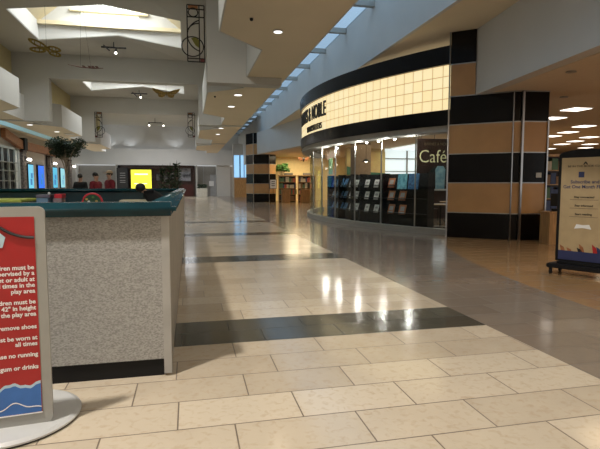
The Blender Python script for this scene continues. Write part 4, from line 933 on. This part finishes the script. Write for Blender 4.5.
for ri, z in enumerate(zr):
    for i, a in enumerate((-9.3, -11.2, -14.4, -16.9)):
        mag(a, z + 0.02, 0.235, 0.27, M_wcov, 'white covered magazine, %s in the %s rack row' % (('first from left', 'second from left', 'third from left', 'fourth from left')[i], rn[ri]), 'white covered magazines on the rack', [(-0.25, 0.5, 0.3, 0.75), (-0.3, 0.2, 0.1, 0.3)])
    for i, a in enumerate((-20.4, -22.7)):
        if ri == 0 and i == 1: continue
        mag(a, z + 0.02, 0.28, 0.31, M_ocov, 'orange framed magazine in the %s rack row, %s' % (rn[ri], ('left one', 'right one')[i]), 'orange covered magazines on the rack', [(-0.3, 0.35, 0.3, 0.8), (-0.35, 0.12, 0.35, 0.25)])
    for i, a in enumerate((-1.0, -3.2, -5.2, -7.0)):
        mag(a, z + 0.02, 0.26, 0.27 if ri else 0.34, M_bcov, 'dark blue covered magazine at left of rack, %s row, column %s' % (rn[ri], ('one', 'two', 'three', 'four')[i]), 'blue covered magazines on the rack', None, 22)
for a, m, lb in ((-23.0, M_tcov, 'aqua poster standing on top row of the rack'), (-25.1, M_bcov, 'dark blue poster at right end of rack top row')):
    o = MB().box((-0.19, 0, 0), (0.19, 0.015, 0.47)).build('poster', m, label=lb, cat='poster'); o.matrix_world = Matrix.Translation(dpt(a, 12.08, 1.25)) @ Matrix.Rotation(R(-90) - R(a), 4, 'Z') @ Matrix.Rotation(R(-8), 4, 'X')
# banners at the left of the window
M_lime = mat('lime_banner_print', (0.55, 0.68, 0.08), 0.5, emit=(0.5, 0.6, 0.05), es=0.0)
M_pgreen = mat('pale_green_poster', (0.33, 0.55, 0.28), 0.5)
t = MB().arc(CX, CY, 12.25, 12.27, 1.6, 2.6, 0.22, 1.72, 2).build('banner', M_lime, label='tall narrow lime banner at left end of window', cat='banner')
o = MB().box((-0.25, 0, 0), (0.25, 0.02, 0.62)).tube([(0, 0.01, 0.62), (0, 0.01, 1.56)], 0.004, 4).build('poster', M_pgreen, label='pale green poster hanging above left end of rack', cat='poster')
o.matrix_world = Matrix.Translation(dpt(-1.2, 12.1, 1.95 - 0.18)) @ Matrix.Rotation(R(-90), 4, 'Z')
# café sign hanging inside right end of the window
cs = thing('cafe_sign', 'dark brown café sign with cream lettering hanging inside window', 'sign', (7.35, 13.9, 0), R(-8))
MB().box((-0.52, 0, 1.05), (0.75, 0.06, 2.78)).build('board', M_darkwood, cs)
text_mb('BARNES & NOBLE', 0.125, 'CENTER', 0.004, 0.85).move(Matrix.Translation((0.11, -0.006, 2.58))).build('lettering', mat('faded_gold_lettering', (0.22, 0.17, 0.09), 0.5), cs)
text_mb('Café', 0.56, 'LEFT', 0.008, 0.86, -0.006).move(Matrix.Translation((-0.48, -0.012, 2.06))).build('lettering', mat('cream_lettering', (0.80, 0.78, 0.48), 0.5, emit=(0.7, 0.68, 0.35), es=0.25), cs, label='large cream letters')
MB().lathe([(0.34, 0), (0.34, 0.02)], (0, 0, 0), 32).move(Matrix.Translation((0.18, 0.0, 1.62)) @ Matrix.Rotation(PI / 2, 4, 'X')).build('roundel', mat('deep_green_roundel', (0.01, 0.03, 0.03), 0.4), cs)
plate([(0.06, 1.2), (0.34, 1.2), (0.36, 1.85), (0.30, 1.95), (0.12, 1.95), (0.05, 1.85)], -0.045, -0.025).build('picture', mat('iced_drink_print', (0.45, 0.78, 0.92), 0.4, nscale=6, col2=(0.2, 0.5, 0.72)), cs, label='pale blue iced drink')
plate([(0.0, 1.2), (0.4, 1.2), (0.42, 1.25), (-0.02, 1.25)], -0.05, -0.046).build('picture', M_paper, cs, label='white saucer')
MB().tube([(-0.4, 0.03, 2.78), (-0.4, 0.03, 3.67)], 0.008, 5).tube([(0.6, 0.03, 2.78), (0.6, 0.03, 3.67)], 0.008, 5).build('hanger', M_blackm, cs)
# café furniture behind the glass
def cafe_table(loc, label):
    t = thing('cafe_table', label, 'table', loc, 0, 'café tables'); MB().lathe([(0.38, 0.72), (0.38, 0.75)], (0, 0, 0), 24).build('tabletop', M_oak, t)
    MB().tube([(0, 0, 0.02), (0, 0, 0.72)], 0.03, 8).build('pedestal', M_blackm, t); MB().lathe([(0.25, 0), (0.25, 0.02), (0.04, 0.05)], (0, 0, 0), 20).build('base', M_blackm, t); return t
t = thing('cafe_counter', 'long dark café counter far behind the café tables', 'counter', (10.6, 18.2, 0), R(-10))
MB().box((-1.6, 0, 0), (1.8, 0.6, 1.1)).build('body', M_darkwood, t); MB().box((-1.65, -0.05, 1.1), (1.85, 0.65, 1.15)).build('top', M_blackm, t)
def chair(loc, rz, label):
    t = thing('cafe_chair', label, 'chair', loc, rz, 'café chairs')
    MB().box((-0.2, -0.2, 0.43), (0.2, 0.2, 0.47)).build('seat', M_darkwood, t, bevel=0.01); MB().box((-0.19, 0.17, 0.62), (0.19, 0.2, 0.9)).build('backrest', M_darkwood, t, bevel=0.01)
    for sx in (-1, 1):
        MB().box((sx * 0.18 - 0.015, -0.19, 0), (sx * 0.18 + 0.015, -0.16, 0.43)).build('leg', M_blackm, t); MB().box((sx * 0.18 - 0.015, 0.17, 0), (sx * 0.18 + 0.015, 0.2, 0.9)).build('leg', M_blackm, t)
    return t
cafe_table((8.0, 14.6, 0), 'small round oak café table behind window, nearer'); cafe_table((9.6, 16.8, 0), 'small round oak café table behind window, farther')
chair((7.5, 15.1, 0), R(40), 'dark café chair left of the nearer table'); chair((8.45, 14.2, 0), R(-130), 'dark café chair right of the nearer table'); chair((9.1, 17.3, 0), R(30), 'dark café chair beside the farther table')
# things hanging from the shop ceiling
gp = 'cream pendant lamps in the shop'
def pendant(loc, label, m=None):
    t = thing('pendant_lamp', label, 'lamp', loc, 0, gp); z = 3.67 - loc[2]
    MB().tube([(0, 0, 0.12), (0, 0, z)], 0.01, 5).build('cord', M_blackm, t); MB().lathe([(0.05, 0.14), (0.16, 0.05), (0.26, 0.0), (0.24, 0.0)], (0, 0, 0), 20).build('shade', m or M_frost, t); MB().ball((0, 0, 0.02), 0.07, 6).build('bulb', M_lampw, t, smooth=True); return t
pendant((9.6, 19.5, 2.45), 'pendant lamp above the right magazines'); pendant((10.6, 20.0, 2.45), 'pendant lamp right of the other, near café sign', M_blackm)
pendant((8.9, 24, 2.55), 'pendant lamp seen above the white magazines', M_blackm)
for i, (a, lb) in enumerate(((-12.0, 'spotlight inside window, left of three'), (-15.5, 'spotlight inside window, middle of three'), (-19.5, 'spotlight inside window, right of three'), (1.5, 'spotlight inside window above green poster'))):
    t = thing('window_spotlight', lb, 'spotlight', dpt(a, 11.6, 2.95), 0, 'spotlights along the window'); MB().tube([(0, 0, 0.72), (0, 0, 0.05)], 0.012, 5).tube([(0, 0, 0.08), (-0.05, 0, -0.08)], [0.04, 0.06], 10).build('housing', M_blackm, t); MB().ball((-0.06, 0, -0.10), 0.05, 6).build('bulb', M_lampw, t, smooth=True)
# mural bulkhead, inner pillar, bright soffit panels
t = thing('wall_mural', 'long yellow and green painted mural high on the back of the shop', 'mural', (11.1, 29.9, 1.98))
MB().box((-1.3, 0, 0), (1.3, 0.05, 1.5)).build('board', mat('ochre_mural_paint', (0.85, 0.72, 0.32), 0.7, nscale=1.1, col2=(0.70, 0.48, 0.22)), t)
MB().add([(-1.3, -0.02, 0.0), (1.3, -0.02, 0.0), (1.3, -0.02, 0.12), (0.0, -0.02, 0.2), (-1.3, -0.02, 0.55)], [(0, 1, 2, 3, 4)]).build('green_band', mat('green_mural_paint', (0.05, 0.2, 0.12), 0.6), t)
wd = struct('window_5', MB().box((12.4, 30.05, 1.8), (18, 30.1, 3.68)), mat('daylit_blind', (0.8, 0.85, 0.85), 0.6, emit=(0.78, 0.88, 0.92), es=0.85))
MB().box((12.4, 29.95, 3.0), (18, 30.04, 3.08)).box((12.4, 29.95, 2.2), (18, 30.04, 2.26)).box((13.9, 29.95, 1.8), (14.0, 30.04, 3.68)).box((15.7, 29.95, 1.8), (15.8, 30.04, 3.68)).build('glazing_bars', M_alu, wd)
struct('trim_7', MB().box((9.1, 26.2, 0), (10.0, 27.1, 3.67)), mat('taupe_column_paint', (0.28, 0.20, 0.14), 0.7))
struct('ceiling', MB().box((12.6, 23.0, 3.55), (17.0, 29.5, 3.66)), mat('lit_luminous_ceiling', (0.8, 0.85, 0.9), 0.6, emit=(0.85, 0.93, 1.0), es=0.9))
bookcase('long dark bookcase row inside the curved window', (10.2, 23.5, 0), R(-10), 3.2, 1.7, 3, 91, 'on the inner bookcase row behind the rack', 'books on the inner bookcase row')
